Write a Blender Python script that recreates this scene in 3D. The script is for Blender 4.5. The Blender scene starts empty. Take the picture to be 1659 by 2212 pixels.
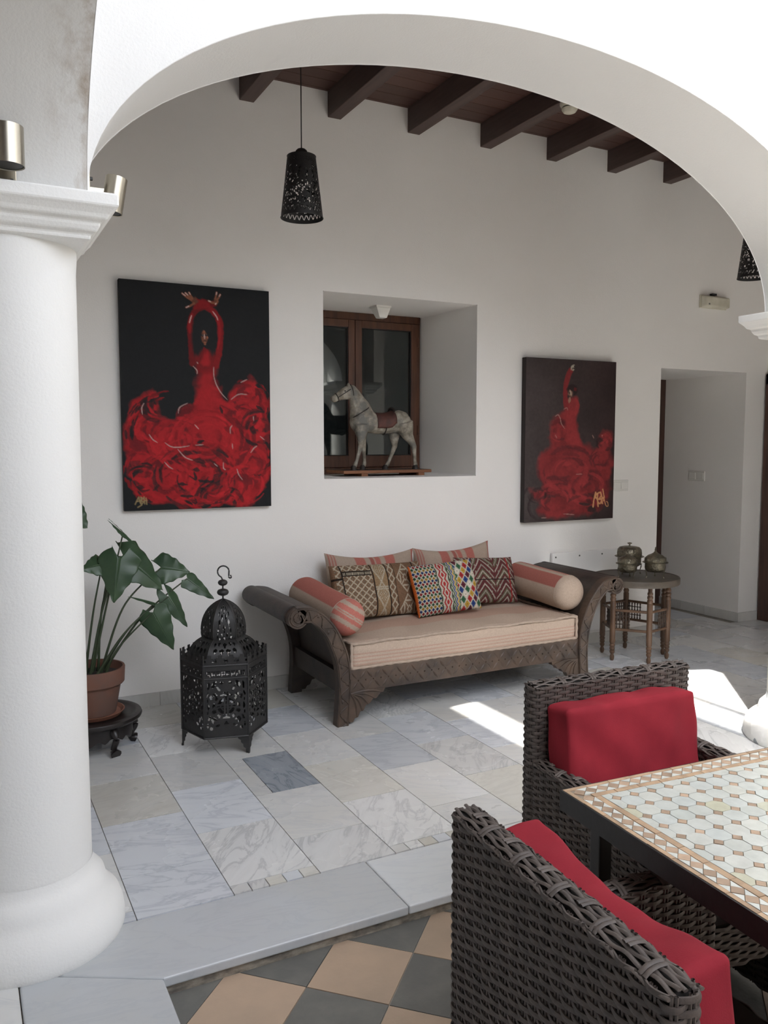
import bpy, math, random
import numpy as np
from mathutils import Vector, Matrix

random.seed(7)
rng = np.random.default_rng(7)
sc = bpy.context.scene
col = sc.collection
PI = math.pi

# ------------------------------------------------------------------ camera, sky, sun, exposure
PITCH, YAW = math.radians(4.8246), math.radians(27.3535)
cam_data = bpy.data.cameras.new('camera')
cam_data.sensor_fit = 'VERTICAL'
cam_data.sensor_height = 36.0
cam_data.lens = 36.0 * 1789.0 / 2212.0
cam_data.clip_start = 0.05
cam = bpy.data.objects.new('camera', cam_data)
col.objects.link(cam)
cam.location = (0, 0, 1.47)
cam.rotation_euler = (PI / 2 - PITCH, 0, -YAW)
sc.camera = cam

world = bpy.data.worlds.new('sky')
sc.world = world
world.use_nodes = True
wt = world.node_tree
bg = wt.nodes['Background']
sky = wt.nodes.new('ShaderNodeTexSky')
sky.sky_type = 'NISHITA'
sky.sun_disc = False
sky.sun_elevation = math.radians(56.6)
sky.sun_rotation = math.atan2(-0.42, -0.507)
sky.dust_density = 2.2
hs = wt.nodes.new('ShaderNodeHueSaturation')
hs.inputs['Saturation'].default_value = 0.32
wt.links.new(sky.outputs[0], hs.inputs['Color'])
wt.links.new(hs.outputs[0], bg.inputs[0])
bg.inputs[1].default_value = 1.2

sun_data = bpy.data.lights.new('sun', 'SUN')
sun_data.energy = 18.0
sun_data.angle = math.radians(0.6)
sun_data.color = (1.0, 0.95, 0.87)
sun = bpy.data.objects.new('sun', sun_data)
col.objects.link(sun)
SUN_DIR = Vector((0.42, 0.507, -1.0)).normalized()
sun.rotation_euler = SUN_DIR.to_track_quat('-Z', 'Y').to_euler()
sun.location = (0, 0, 9)

sc.view_settings.view_transform = 'Standard'
sc.view_settings.look = 'None'
sc.view_settings.gamma = 1.0
sc.view_settings.use_curve_mapping = False
sc.view_settings.exposure = -0.10
sc.cycles.diffuse_bounces = 7
sc.cycles.max_bounces = 14

# ------------------------------------------------------------------ helpers
def mesh_from(name, v, f, smooth=None):
    me = bpy.data.meshes.new(name)
    me.from_pydata([tuple(p) for p in v], [], [tuple(q) for q in f])
    me.validate()
    me.update()
    if smooth is not None:
        me.polygons.foreach_set('use_smooth', [True] * len(me.polygons))
        if smooth < 179:
            me.set_sharp_from_angle(angle=math.radians(smooth))
    return me

def tag(o, label=None, cat=None, group=None, kind=None):
    if label: o['label'] = label
    if cat: o['category'] = cat
    if group: o['group'] = group
    if kind: o['kind'] = kind
    return o

def thing(name, label, cat, loc=(0, 0, 0), group=None, kind=None):
    o = bpy.data.objects.new(name, None)
    col.objects.link(o)
    o.location = loc
    o.empty_display_size = 0.1
    return tag(o, label, cat, group, kind)

def root_loc(p):
    t = Vector((0, 0, 0))
    while p is not None:
        t = t + p.location
        p = p.parent
    return t

def new_obj(name, me, parent=None, material=None):
    o = bpy.data.objects.new(name, me)
    col.objects.link(o)
    if parent is not None: o.parent = parent
    if material is not None and me is not None and len(me.materials) == 0:
        me.materials.append(material)
    return o

def copy_tree(o, parent=None):
    c = o.copy()
    col.objects.link(c)
    c.parent = parent
    for ch in list(o.children):
        copy_tree(ch, c)
    return c

class MB:
    def __init__(s):
        s.v = []; s.f = []
    def add(s, verts, faces):
        b = len(s.v)
        s.v.extend([tuple(float(c) for c in p) for p in verts])
        s.f.extend([tuple(i + b for i in q) for q in faces])
        return s
    def hexa(s, p):
        return s.add(p, [(0, 3, 2, 1), (4, 5, 6, 7), (0, 1, 5, 4), (1, 2, 6, 5), (2, 3, 7, 6), (3, 0, 4, 7)])
    def box(s, x0, x1, y0, y1, z0, z1):
        return s.hexa([(x0, y0, z0), (x1, y0, z0), (x1, y1, z0), (x0, y1, z0), (x0, y0, z1), (x1, y0, z1), (x1, y1, z1), (x0, y1, z1)])
    def loft(s, rings, closed=True, caps=(True, True), loop=False):
        n = len(rings[0]); b = len(s.v)
        for r in rings:
            s.v.extend([tuple(float(c) for c in p) for p in r])
        m = len(rings)
        for i in range(m if loop else m - 1):
            i2 = (i + 1) % m
            for j in range(n if closed else n - 1):
                j2 = (j + 1) % n
                s.f.append((b + i * n + j, b + i * n + j2, b + i2 * n + j2, b + i2 * n + j))
        if not loop:
            if caps[0]: s.f.append(tuple(b + j for j in reversed(range(n))))
            if caps[1]: s.f.append(tuple(b + (m - 1) * n + j for j in range(n)))
        return s
    def prism(s, poly, fn, t0, t1):
        """poly: 2-D outline; fn(a, b, t) -> 3-D point; extruded from t0 to t1"""
        return s.loft([[fn(a, b, t0) for a, b in poly], [fn(a, b, t1) for a, b in poly]])
    def lathe(s, prof, c=(0, 0, 0), n=32, caps=(True, True), ph=0.0):
        return s.loft([[(c[0] + r * math.cos(ph + 2 * PI * k / n), c[1] + r * math.sin(ph + 2 * PI * k / n), c[2] + z) for k in range(n)] for r, z in prof], True, caps)
    def tube(s, path, rad, n=8, loop=False, flat=1.0, up=(0, 0, 1), caps=(True, True)):
        P = [Vector(p) for p in path]; m = len(P)
        R = rad if hasattr(rad, '__len__') else [rad] * m
        rings = []; U = Vector(up)
        for i in range(m):
            a = P[(i - 1) % m] if (loop or i > 0) else P[i]
            b = P[(i + 1) % m] if (loop or i < m - 1) else P[i]
            t = (b - a).normalized()
            sd = t.cross(U)
            if sd.length < 1e-4: sd = t.cross(Vector((1, 0, 0)))
            if sd.length < 1e-4: sd = t.cross(Vector((0, 1, 0)))
            sd.normalize(); u2 = sd.cross(t).normalized()
            rings.append([P[i] + (sd * math.cos(2 * PI * k / n) + u2 * (flat * math.sin(2 * PI * k / n))) * R[i] for k in range(n)])
        return s.loft(rings, True, caps, loop)
    def build(s, name, material, parent=None, smooth=None, bevel=0.0, seg=2, kind=None):
        if parent is not None:
            off = root_loc(parent)
            v = [(p[0] - off.x, p[1] - off.y, p[2] - off.z) for p in s.v]; loc = (0, 0, 0)
        else:
            a = np.array(s.v); lo, hi = a.min(0), a.max(0)
            loc = (float(lo[0] + hi[0]) / 2, float(lo[1] + hi[1]) / 2, float(lo[2]))
            v = [(p[0] - loc[0], p[1] - loc[1], p[2] - loc[2]) for p in s.v]
        me = mesh_from(name, v, s.f, smooth)
        o = new_obj(name, me, parent, material)
        o.location = loc
        if bevel:
            m = o.modifiers.new('bevel', 'BEVEL'); m.width = bevel; m.segments = seg; m.limit_method = 'ANGLE'; m.angle_limit = math.radians(40)
        if kind: o['kind'] = kind
        return o

def ell(cx, cy, rx, ry, n, ph=0):
    return [(cx + rx * math.cos(2 * PI * k / n + ph), cy + ry * math.sin(2 * PI * k / n + ph)) for k in range(n)]

def smooth_path(pts, n):
    """Catmull-Rom through the points, n samples"""
    P = [np.array(p, float) for p in pts]
    out = []; m = len(P) - 1
    for i in range(n):
        t = i / (n - 1) * m; k = min(int(t), m - 1); u = t - k
        p0 = P[max(k - 1, 0)]; p1 = P[k]; p2 = P[k + 1]; p3 = P[min(k + 2, m)]
        out.append(0.5 * ((2 * p1) + (-p0 + p2) * u + (2 * p0 - 5 * p1 + 4 * p2 - p3) * u * u + (-p0 + 3 * p1 - 3 * p2 + p3) * u ** 3))
    return out

# ------------------------------------------------------------------ materials
def base_mat(name):
    m = bpy.data.materials.new(name); m.use_nodes = True
    nt = m.node_tree
    return m, nt, nt.nodes['Principled BSDF']

def nd(nt, kind, **kw):
    n = nt.nodes.new(kind)
    for k, v in kw.items():
        if k.startswith('i_'): n.inputs[k[2:]].default_value = v
        else: setattr(n, k, v)
    return n

def c4(c): return (c[0], c[1], c[2], 1)

def mix_color(nt, fac, a, b, blend='MIX'):
    n = nd(nt, 'ShaderNodeMix', data_type='RGBA', blend_type=blend)
    for s, v in ((0, fac), (6, a), (7, b)):
        if hasattr(v, 'links'): nt.links.new(v, n.inputs[s])
        elif s == 0: n.inputs[0].default_value = v
        else: n.inputs[s].default_value = c4(v)
    return n.outputs[2]

def ramp(nt, fac, stops):
    r = nd(nt, 'ShaderNodeValToRGB')
    els = r.color_ramp.elements
    while len(els) < len(stops): els.new(0.5)
    for e, (p, c) in zip(els, stops):
        e.position = p; e.color = c4(c) if len(c) == 3 else c
    nt.links.new(fac, r.inputs[0])
    return r.outputs[0]

def coords(nt, scale=(1, 1, 1), world=False, rand=False, rot=(0, 0, 0)):
    if world: src = nd(nt, 'ShaderNodeNewGeometry').outputs['Position']
    else: src = nd(nt, 'ShaderNodeTexCoord').outputs['Object']
    if rand:
        oi = nd(nt, 'ShaderNodeObjectInfo')
        ad = nd(nt, 'ShaderNodeVectorMath', operation='MULTIPLY_ADD')
        cb = nd(nt, 'ShaderNodeCombineXYZ')
        for k in range(3): nt.links.new(oi.outputs['Random'], cb.inputs[k])
        nt.links.new(cb.outputs[0], ad.inputs[0]); ad.inputs[1].default_value = (37, 53, 19)
        nt.links.new(src, ad.inputs[2]); src = ad.outputs[0]
    mp = nd(nt, 'ShaderNodeMapping')
    mp.inputs['Scale'].default_value = scale; mp.inputs['Rotation'].default_value = rot
    nt.links.new(src, mp.inputs[0])
    return mp.outputs[0]

def noise(nt, vec, scale, detail=4, rough=0.55, dist=0.0):
    n = nd(nt, 'ShaderNodeTexNoise')
    n.inputs['Scale'].default_value = scale; n.inputs['Detail'].default_value = detail
    n.inputs['Roughness'].default_value = rough; n.inputs['Distortion'].default_value = dist
    nt.links.new(vec, n.inputs['Vector'])
    return n.outputs[0]

def add_bump(nt, bsdf, height, strength, dist=0.01):
    b = nd(nt, 'ShaderNodeBump'); b.inputs['Strength'].default_value = strength; b.inputs['Distance'].default_value = dist
    nt.links.new(height, b.inputs['Height']); nt.links.new(b.outputs[0], bsdf.inputs['Normal'])

def mat(name, c, c2=None, rough=0.6, metal=0.0, scale=6, stretch=(1, 1, 1), bump=0.0, bscale=80, bdist=0.004, rand=0.0, world=False, lo=0.35, hi=0.68, spec=0.5, detail=5):
    m, nt, b = base_mat(name)
    vec = coords(nt, stretch, world, rand > 0)
    c2 = c2 or tuple(x * 0.8 for x in c)
    colr = ramp(nt, noise(nt, vec, scale, detail), [(lo, c), (hi, c2)])
    if rand:
        oi = nd(nt, 'ShaderNodeObjectInfo')
        mr = nd(nt, 'ShaderNodeMapRange'); mr.inputs[3].default_value = 1 - rand; mr.inputs[4].default_value = 1 + rand
        nt.links.new(oi.outputs['Random'], mr.inputs[0])
        cb = nd(nt, 'ShaderNodeCombineColor')
        for k in range(3): nt.links.new(mr.outputs[0], cb.inputs[k])
        colr = mix_color(nt, 1.0, colr, cb.outputs[0], 'MULTIPLY')
    nt.links.new(colr, b.inputs['Base Color'])
    b.inputs['Roughness'].default_value = rough; b.inputs['Metallic'].default_value = metal
    b.inputs['Specular IOR Level'].default_value = spec
    if bump: add_bump(nt, b, noise(nt, vec, bscale, 3), bump, bdist)
    return m

def marble(name, base, vein, warm, rot, vein_amt=0.6, warm_amt=0.5, rough=0.22):
    m, nt, b = base_mat(name)
    vec = coords(nt, (1, 1, 1), True, True, (0, 0, rot))
    st = nd(nt, 'ShaderNodeMapping'); st.inputs['Scale'].default_value = (1.2, 4.2, 1); nt.links.new(vec, st.inputs[0])
    n1 = noise(nt, st.outputs[0], 2.2, 7, 0.6, 1.2)
    n2 = noise(nt, vec, 1.7, 5, 0.6, 0.6)
    veins = ramp(nt, n1, [(0.36, (0.12, 0.12, 0.12)), (0.455, (0.05, 0.05, 0.05)), (0.497, (0.95, 0.95, 0.95)), (0.530, (0.22, 0.22, 0.22)), (0.62, (0.04, 0.04, 0.04)), (0.85, (0.5, 0.5, 0.5))])
    w = ramp(nt, n2, [(0.38, (0, 0, 0)), (0.80, (1, 1, 1))])
    f1 = nd(nt, 'ShaderNodeMath', operation='MULTIPLY'); f1.inputs[1].default_value = warm_amt; nt.links.new(w, f1.inputs[0])
    f2 = nd(nt, 'ShaderNodeMath', operation='MULTIPLY'); f2.inputs[1].default_value = vein_amt; nt.links.new(veins, f2.inputs[0])
    colr = mix_color(nt, f1.outputs[0], base, warm)
    colr = mix_color(nt, f2.outputs[0], colr, vein)
    oi = nd(nt, 'ShaderNodeObjectInfo')
    mr = nd(nt, 'ShaderNodeMapRange'); mr.inputs[3].default_value = 0.84; mr.inputs[4].default_value = 1.08
    nt.links.new(oi.outputs['Random'], mr.inputs[0])
    cb = nd(nt, 'ShaderNodeCombineColor')
    for k in range(3): nt.links.new(mr.outputs[0], cb.inputs[k])
    colr = mix_color(nt, 1.0, colr, cb.outputs[0], 'MULTIPLY')
    nt.links.new(colr, b.inputs['Base Color'])
    rr = ramp(nt, n2, [(0.3, (rough,) * 3), (0.7, (rough + 0.12,) * 3)])
    nt.links.new(rr, b.inputs['Roughness'])
    return m

def attr_mat(name, attr='paint', rough=0.75, bump=0.3, bscale=300, mottled=0.12, bdist=0.003, spec=0.3):
    """colour comes from the object's own painted / woven pattern"""
    m, nt, b = base_mat(name)
    a = nd(nt, 'ShaderNodeVertexColor'); a.layer_name = attr
    vec = coords(nt)
    n = ramp(nt, noise(nt, vec, bscale * 0.4, 3), [(0.3, (1 - mottled,) * 3), (0.7, (1 + mottled,) * 3)])
    nt.links.new(mix_color(nt, 1.0, a.outputs[0], n, 'MULTIPLY'), b.inputs['Base Color'])
    b.inputs['Roughness'].default_value = rough; b.inputs['Specular IOR Level'].default_value = spec
    if bump: add_bump(nt, b, noise(nt, vec, bscale, 3), bump, bdist)
    return m

def plaster(name, c, stain=None):
    m, nt, b = base_mat(name)
    vec = coords(nt, (1, 1, 1), True)
    colr = ramp(nt, noise(nt, vec, 1.3, 5), [(0.3, c), (0.75, tuple(x * 0.955 for x in c))])
    if stain is not None:
        # grime along the worn arris of the arch and speckled over the plaster
        sep = nd(nt, 'ShaderNodeSeparateXYZ'); nt.links.new(nd(nt, 'ShaderNodeNewGeometry').outputs['Position'], sep.inputs[0])
        mr = nd(nt, 'ShaderNodeMapRange'); mr.inputs[1].default_value = stain[0]; mr.inputs[2].default_value = stain[1]
        nt.links.new(sep.outputs[0], mr.inputs[0])
        st = nd(nt, 'ShaderNodeMapping'); st.inputs['Scale'].default_value = (9, 9, 2.2); nt.links.new(vec, st.inputs[0])
        k = ramp(nt, noise(nt, st.outputs[0], 1.5, 6, 0.65), [(0.44, (0, 0, 0)), (0.68, (1, 1, 1))])
        mu = nd(nt, 'ShaderNodeMath', operation='MULTIPLY'); nt.links.new(mr.outputs[0], mu.inputs[0]); nt.links.new(k, mu.inputs[1])
        colr = mix_color(nt, mu.outputs[0], colr, (0.33, 0.265, 0.20))
    nt.links.new(colr, b.inputs['Base Color'])
    b.inputs['Roughness'].default_value = 0.85; b.inputs['Specular IOR Level'].default_value = 0.2
    h = nd(nt, 'ShaderNodeMath', operation='ADD')
    nt.links.new(noise(nt, vec, 18, 3), h.inputs[0]); nt.links.new(noise(nt, vec, 130, 2), h.inputs[1])
    add_bump(nt, b, h.outputs[0], 0.16, 0.006)
    return m

MAT = {
    'plaster': plaster('white_plaster', (0.85, 0.83, 0.80)),
    'plaster_dimmed': plaster('dimmed_white_plaster', (0.76, 0.76, 0.75)),  # same white paint, darkened in its colour to tame the overbright arch face
    'plaster_col': plaster('white_column_paint', (0.82, 0.82, 0.80)),
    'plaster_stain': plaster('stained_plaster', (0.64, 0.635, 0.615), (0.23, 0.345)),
    'marble_a': marble('marble_white', (0.66, 0.67, 0.67), (0.46, 0.48, 0.51), (0.58, 0.55, 0.48), 0.5, 0.45, 0.5),
    'marble_b': marble('marble_blue_grey', (0.62, 0.65, 0.69), (0.36, 0.39, 0.45), (0.60, 0.62, 0.64), 0.35, 0.6, 0.4),
    'marble_c': marble('marble_warm', (0.60, 0.60, 0.57), (0.44, 0.43, 0.40), (0.47, 0.44, 0.36), -0.2, 0.5, 0.7),
    'marble_d': marble('marble_slate', (0.30, 0.33, 0.37), (0.13, 0.15, 0.18), (0.40, 0.42, 0.45), 1.35, 0.8, 0.6),
    'marble_e': marble('marble_streaked', (0.68, 0.69, 0.69), (0.36, 0.37, 0.39), (0.62, 0.60, 0.55), 2.2, 0.62, 0.3),
    'slab': marble('marble_slab', (0.58, 0.61, 0.64), (0.48, 0.51, 0.55), (0.55, 0.52, 0.44), 0.2, 0.45, 0.45, 0.28),
    'base_marble': marble('marble_skirting', (0.60, 0.60, 0.58), (0.5, 0.5, 0.49), (0.55, 0.51, 0.43), 0.9, 0.4, 0.5, 0.4),
    'grout': mat('grout', (0.36, 0.33, 0.28), (0.24, 0.22, 0.19), 0.95, scale=12, world=True),
    'riser': mat('rough_stone', (0.36, 0.32, 0.26), (0.13, 0.115, 0.10), 0.95, scale=22, stretch=(1, 1, 2), bump=0.8, bscale=60, world=True),
    'tile_sand': mat('sand_tile', (0.45, 0.335, 0.245), (0.37, 0.285, 0.215), 0.6, scale=5, rand=0.12, world=True, bump=0.2, bscale=90),
    'tile_slate': mat('slate_tile', (0.135, 0.135, 0.125), (0.21, 0.205, 0.185), 0.55, scale=7, rand=0.12, world=True, bump=0.25, bscale=70, lo=0.45, hi=0.8),
    'beam': mat('dark_stained_beam', (0.088, 0.054, 0.046), (0.055, 0.034, 0.030), 0.6, scale=4, stretch=(9, 0.7, 9), bump=0.25, bscale=30),
    'plank': mat('stained_ceiling_board', (0.105, 0.050, 0.038), (0.066, 0.033, 0.027), 0.6, scale=4, stretch=(0.6, 9, 9), rand=0.15, bump=0.2, bscale=30),
    'joint': mat('pale_joint', (0.30, 0.22, 0.19), (0.2, 0.15, 0.13), 0.9),
    'window_wood': mat('window_wood', (0.115, 0.045, 0.022), (0.062, 0.025, 0.014), 0.42, scale=5, stretch=(6, 6, 0.6), bump=0.15, bscale=30),
    'door_wood': mat('door_wood', (0.085, 0.042, 0.030), (0.05, 0.025, 0.02), 0.5, scale=5, stretch=(6, 6, 0.6), bump=0.15, bscale=30),
    'black_gap': mat('black_rubber', (0.012, 0.012, 0.013), rough=0.7),
    'white_plastic': mat('white_plastic', (0.76, 0.75, 0.71), (0.72, 0.71, 0.67), 0.4),
    'aged_plastic': mat('aged_plastic', (0.66, 0.63, 0.52), (0.52, 0.49, 0.39), 0.45, scale=10),
    'grey_plastic': mat('grey_plastic', (0.10, 0.10, 0.09), rough=0.5),
    'white_metal': mat('white_enamel', (0.80, 0.79, 0.77), (0.78, 0.77, 0.75), 0.35),
}

# ================================================================== THE SETTING
YW = 4.616                      # face of the back wall
CX0, CX1, CY0, CY1 = 0.15, 3.70, -0.98, 2.60
CY2 = -4.56                     # the patio is two bays long   # column centres around the patio
HW = 0.195                      # half thickness of the arcade walls
TOP = 4.90                      # top of the arcade walls
ZC = 3.511                      # underside of the ceiling boards
FLOOR_Y = -0.06                 # patio floor level
XL, XR, YF = -1.90, 5.90, -6.40 # outer walls

def struct(o):
    o['kind'] = 'structure'
    return o

# ---- back wall with window niche and passage opening
def wall_with_openings(name, xs, zs, holes, y, ext):
    m = MB()
    def hit(xa, xb, za, zb):
        for h in holes:
            if xa >= h[0] - 1e-6 and xb <= h[1] + 1e-6 and za >= h[2] - 1e-6 and zb <= h[3] + 1e-6: return True
        return False
    xs = sorted(set(xs + [h[0] for h in holes] + [h[1] for h in holes])); zs = sorted(set(zs + [h[2] for h in holes] + [h[3] for h in holes]))
    idx = {}
    for i, x in enumerate(xs):
        for j, z in enumerate(zs):
            idx[i, j] = len(m.v); m.v.append((x, y, z))
    for i in range(len(xs) - 1):
        for j in range(len(zs) - 1):
            if not hit(xs[i], xs[i + 1], zs[j], zs[j + 1]):
                m.f.append((idx[i, j], idx[i + 1, j], idx[i + 1, j + 1], idx[i, j + 1]))
    for (x0, x1, z0, z1, yb, x0b, x1b) in holes:
        f = [(x0, y, z0), (x1, y, z0), (x1, y, z1), (x0, y, z1)]
        b = [(x0b, yb, z0), (x1b, yb, z0), (x1b, yb, z1), (x0b, yb, z1)]
        m.add(f + b, [(0, 4, 5, 1), (1, 5, 6, 2), (2, 6, 7, 3), (3, 7, 4, 0)])
    return m

NX0, NX1, NZ0, NZ1, NYB = 1.98, 3.075, 1.247, 2.365, 5.30
m = wall_with_openings('wall_back', [XL, XR], [-0.02, 3.70],
                       [(NX0, NX1, NZ0, NZ1, NYB + 0.12, 1.98, 3.02), (4.725, 5.655, -0.02, 2.023, 5.50, 4.725, 5.655)], YW, 0.7)
# darker passage beyond the opening and room behind the window
m.add([(4.40, 5.50, -0.02), (4.40, 5.50, 2.6), (4.725, 5.50, 2.6), (4.725, 5.50, -0.02)], [(0, 1, 2, 3)])
wall_back = struct(m.build('wall_back', MAT['plaster'], None, None, 0.006, 2))

m = MB()
m.box(4.40, 6.1, 8.2, 8.3, -0.02, 2.7); m.box(4.30, 4.40, 5.5, 8.3, -0.02, 2.7); m.box(5.655, 5.75, 5.5, 8.3, -0.02, 2.7)
m.box(4.3, 6.1, 5.5, 8.3, 2.6, 2.7)
struct(m.build('wall_passage', MAT['plaster']))
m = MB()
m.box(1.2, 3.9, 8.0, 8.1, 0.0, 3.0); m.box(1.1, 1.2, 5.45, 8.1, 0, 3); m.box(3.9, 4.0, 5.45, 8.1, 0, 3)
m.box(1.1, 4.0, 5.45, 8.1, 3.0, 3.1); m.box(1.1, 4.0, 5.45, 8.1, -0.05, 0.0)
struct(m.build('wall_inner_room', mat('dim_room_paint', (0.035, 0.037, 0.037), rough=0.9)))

def plain_wall(name, x0, x1, y0, y1, z0=-0.06, z1=3.70):
    return struct(MB().box(x0, x1, y0, y1, z0, z1).build(name, MAT['plaster']))
plain_wall('wall_left', XL - 0.3, XL, YF - 0.3, YW)
plain_wall('wall_right', XR, XR + 0.3, YF - 0.3, YW + 0.6)
plain_wall('wall_front', XL - 0.3, XR + 0.3, YF - 0.3, YF)

# ---- arcade walls
def arcade(name, along_x, c, u0, u1, ua, ub, spring_a, spring_b, apex, material, TOP=TOP):
    """wall body over one arch: spans u0..u1, the opening ua..ub, elliptical arch"""
    n = 56
    mid, hs = (ua + ub) / 2, (ub - ua) / 2
    arc = []
    for i in range(n + 1):
        t = PI - PI * i / n
        sp = spring_a if i <= n / 2 else spring_b
        arc.append((mid + hs * math.cos(t), sp + (apex - sp) * math.sin(t)))
    def P(u, w, z): return (u, c + w, z) if along_x else (c + w, u, z)
    m = MB()
    for w in (-HW, HW):
        b = len(m.v)
        for u, z in arc: m.v.append(P(u, w, z))
        for u, z in arc: m.v.append(P(u, w, TOP))
        k = n + 1
        for i in range(n): m.f.append((b + i, b + i + 1, b + k + i + 1, b + k + i))
        for (a0, a1, sp, end) in ((u0, ua, spring_a, 0), (ub, u1, spring_b, n)):
            if a1 - a0 > 1e-4:
                s0 = len(m.v)
                if end == 0:
                    m.v += [P(a0, w, sp), P(a0, w, TOP)]; m.f.append((s0, b, b + k, s0 + 1))
                else:
                    m.v += [P(a1, w, sp), P(a1, w, TOP)]; m.f.append((b + n, s0, s0 + 1, b + k + n))
    # intrados, top, ends, undersides
    rows = [[P(u, w, z) for w in np.linspace(-HW, HW, 7)] for u, z in arc]
    m.loft(rows, False, (False, False))
    m.add([P(u0, -HW, TOP), P(u0, HW, TOP), P(u1, HW, TOP), P(u1, -HW, TOP)], [(0, 1, 2, 3)])
    for (a0, a1, sp) in ((u0, ua, spring_a), (ub, u1, spring_b)):
        if a1 - a0 > 1e-4:
            m.add([P(a0, -HW, sp), P(a0, HW, sp), P(a1, HW, sp), P(a1, -HW, sp)], [(0, 1, 2, 3)])
    for (a, sp) in ((u0, spring_a), (u1, spring_b)):
        m.add([P(a, -HW, sp), P(a, HW, sp), P(a, HW, TOP), P(a, -HW, TOP)], [(0, 1, 2, 3)])
    # weld
    seen = {}; idx = []; vv = []
    for p in m.v:
        q = (round(p[0], 4), round(p[1], 4), round(p[2], 4))
        if q not in seen: seen[q] = len(vv); vv.append(p)
        idx.append(seen[q])
    m.v = vv; m.f = [tuple(dict.fromkeys(idx[i] for i in f)) for f in m.f]; m.f = [f for f in m.f if len(f) > 2]
    return struct(m.build(name, material, None, 32, 0.010, 3))

SPL, SPR = 2.128, 2.085
arcade('wall_arcade_back', True, CY1, CX0 - HW, CX1 + HW, CX0 + HW, 3.540, SPL, SPR, 2.878, MAT['plaster_dimmed'])
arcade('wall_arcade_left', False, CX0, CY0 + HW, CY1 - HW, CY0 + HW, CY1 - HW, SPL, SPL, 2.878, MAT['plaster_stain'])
arcade('wall_arcade_right', False, CX1, CY0 + HW, CY1 - HW, CY0 + HW, CY1 - HW, SPR, SPR, 2.878, MAT['plaster_dimmed'], 3.9)
for nm_, cx_, mt_, tp_, sp_ in (('wall_arcade_left_far', CX0, 'plaster_dimmed', TOP, SPL), ('wall_arcade_right_far', CX1, 'plaster_dimmed', 3.9, SPR)):
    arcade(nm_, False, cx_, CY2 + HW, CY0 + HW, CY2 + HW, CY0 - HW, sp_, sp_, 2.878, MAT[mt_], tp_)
arcade('wall_arcade_front', True, CY2, CX0 - HW, CX1 + HW, CX0 + HW, CX1 - HW, SPL, SPR, 2.878, MAT['plaster_dimmed'], 3.7)

# ---- columns
def column(name, label, cx, cy, top, rb, seen=True):
    t = thing(name, label, 'column', (cx, cy, 0), 'round columns at the corners of the patio')
    prof = [(rb * 0.98, 0.0), (rb, 0.012), (rb, 0.035), (rb * 0.985, 0.062), (rb * 0.95, 0.09), (rb * 0.875, 0.112), (0.225, 0.128), (0.218, 0.145), (0.213, 0.165), (0.195, 0.185), (0.184, 0.20), (0.180, 0.225)]
    m = MB().lathe(prof, (cx, cy, 0), 72, (True, False))
    m.build('base', MAT['plaster_col'] if name != 'worn_column' else MAT['peeling'], t, 60)
    zb = top - 0.118
    MB().lathe([(0.179, 0.215), (0.178, 0.6), (0.180, 1.2), (0.183, zb - 0.06), (0.186, zb - 0.02), (0.186, zb)], (cx, cy, 0), 72, (False, True)).build('shaft', MAT['plaster_col'], t, 60)
    # capital: square block stepping out in mouldings
    st = [(0.186, zb), (0.200, zb + 0.006), (0.201, zb + 0.020), (0.214, zb + 0.024), (0.222, zb + 0.038), (0.224, zb + 0.050), (0.238, zb + 0.053), (0.246, zb + 0.066), (0.258, zb + 0.079), (0.264, zb + 0.083), (0.265, zb + 0.088), (0.265, top)]
    m = MB()
    rings = []
    for a, z in st:
        rings.append([(cx + sx * a, cy + sy * a, z) for sx, sy in ((-1, -1), (1, -1), (1, 1), (-1, 1))])
    m.loft(rings)
    m.build('capital', MAT['plaster_col'], t, None, 0.005, 2)
    return t
m_, nt_, b_ = base_mat('peeling_white_paint')
v_ = coords(nt_, (1, 1, 1), True)
nt_.links.new(ramp(nt_, noise(nt_, v_, 5.5, 4, 0.5), [(0.555, (0.82, 0.82, 0.80)), (0.575, (0.30, 0.32, 0.34))]), b_.inputs['Base Color'])
b_.inputs['Roughness'].default_value = 0.8
add_bump(nt_, b_, noise(nt_, v_, 9, 3), 0.6, 0.03)
MAT['peeling'] = m_
column('column', 'white round column with stepped square capital beside the potted plant', CX0, CY1, SPL, 0.270)
column('worn_column', 'white column at the right edge with peeling paint on its base', CX1, CY1, SPR, 0.285)
column('column', 'white round column halfway down the left side of the patio', CX0, CY0, SPL, 0.270)
column('column', 'white round column halfway down the right side of the patio', CX1, CY0, SPR, 0.270)
column('column', 'white round column at the far left patio corner behind the camera', CX0, CY2, SPL, 0.270)
column('column', 'white round column at the far right patio corner behind the camera', CX1, CY2, SPR, 0.270)

# ---- ceiling of the back corridor: boards and beams
ceil = struct(MB().box(XL, XR, CY1 - HW + 0.01, YW + 0.1, ZC + 0.022, ZC + 0.10).build('ceiling', MAT['joint']))
ubox = MB().box(-0.5, 0.5, -0.5, 0.5, -0.5, 0.5)
def unit_mesh(name, material):
    me = mesh_from(name, ubox.v, ubox.f); me.materials.append(material); return me
def put_box(name, me, parent, x0, x1, y0, y1, z0, z1):
    o = bpy.data.objects.new(name, me); col.objects.link(o)
    o.parent = parent
    off = root_loc(parent) if parent is not None else Vector((0, 0, 0))
    o.location = Vector(((x0 + x1) / 2, (y0 + y1) / 2, (z0 + z1) / 2)) - off
    o.scale = (x1 - x0, y1 - y0, z1 - z0)
    return o
pm = unit_mesh('ceiling_board', MAT['plank'])
y = CY1 + HW
while y < YW:
    put_box('ceiling_board', pm, ceil, XL, XR, y + 0.0018, min(y + 0.112, YW) - 0.0018, ZC, ZC + 0.024)
    y += 0.112
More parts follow.
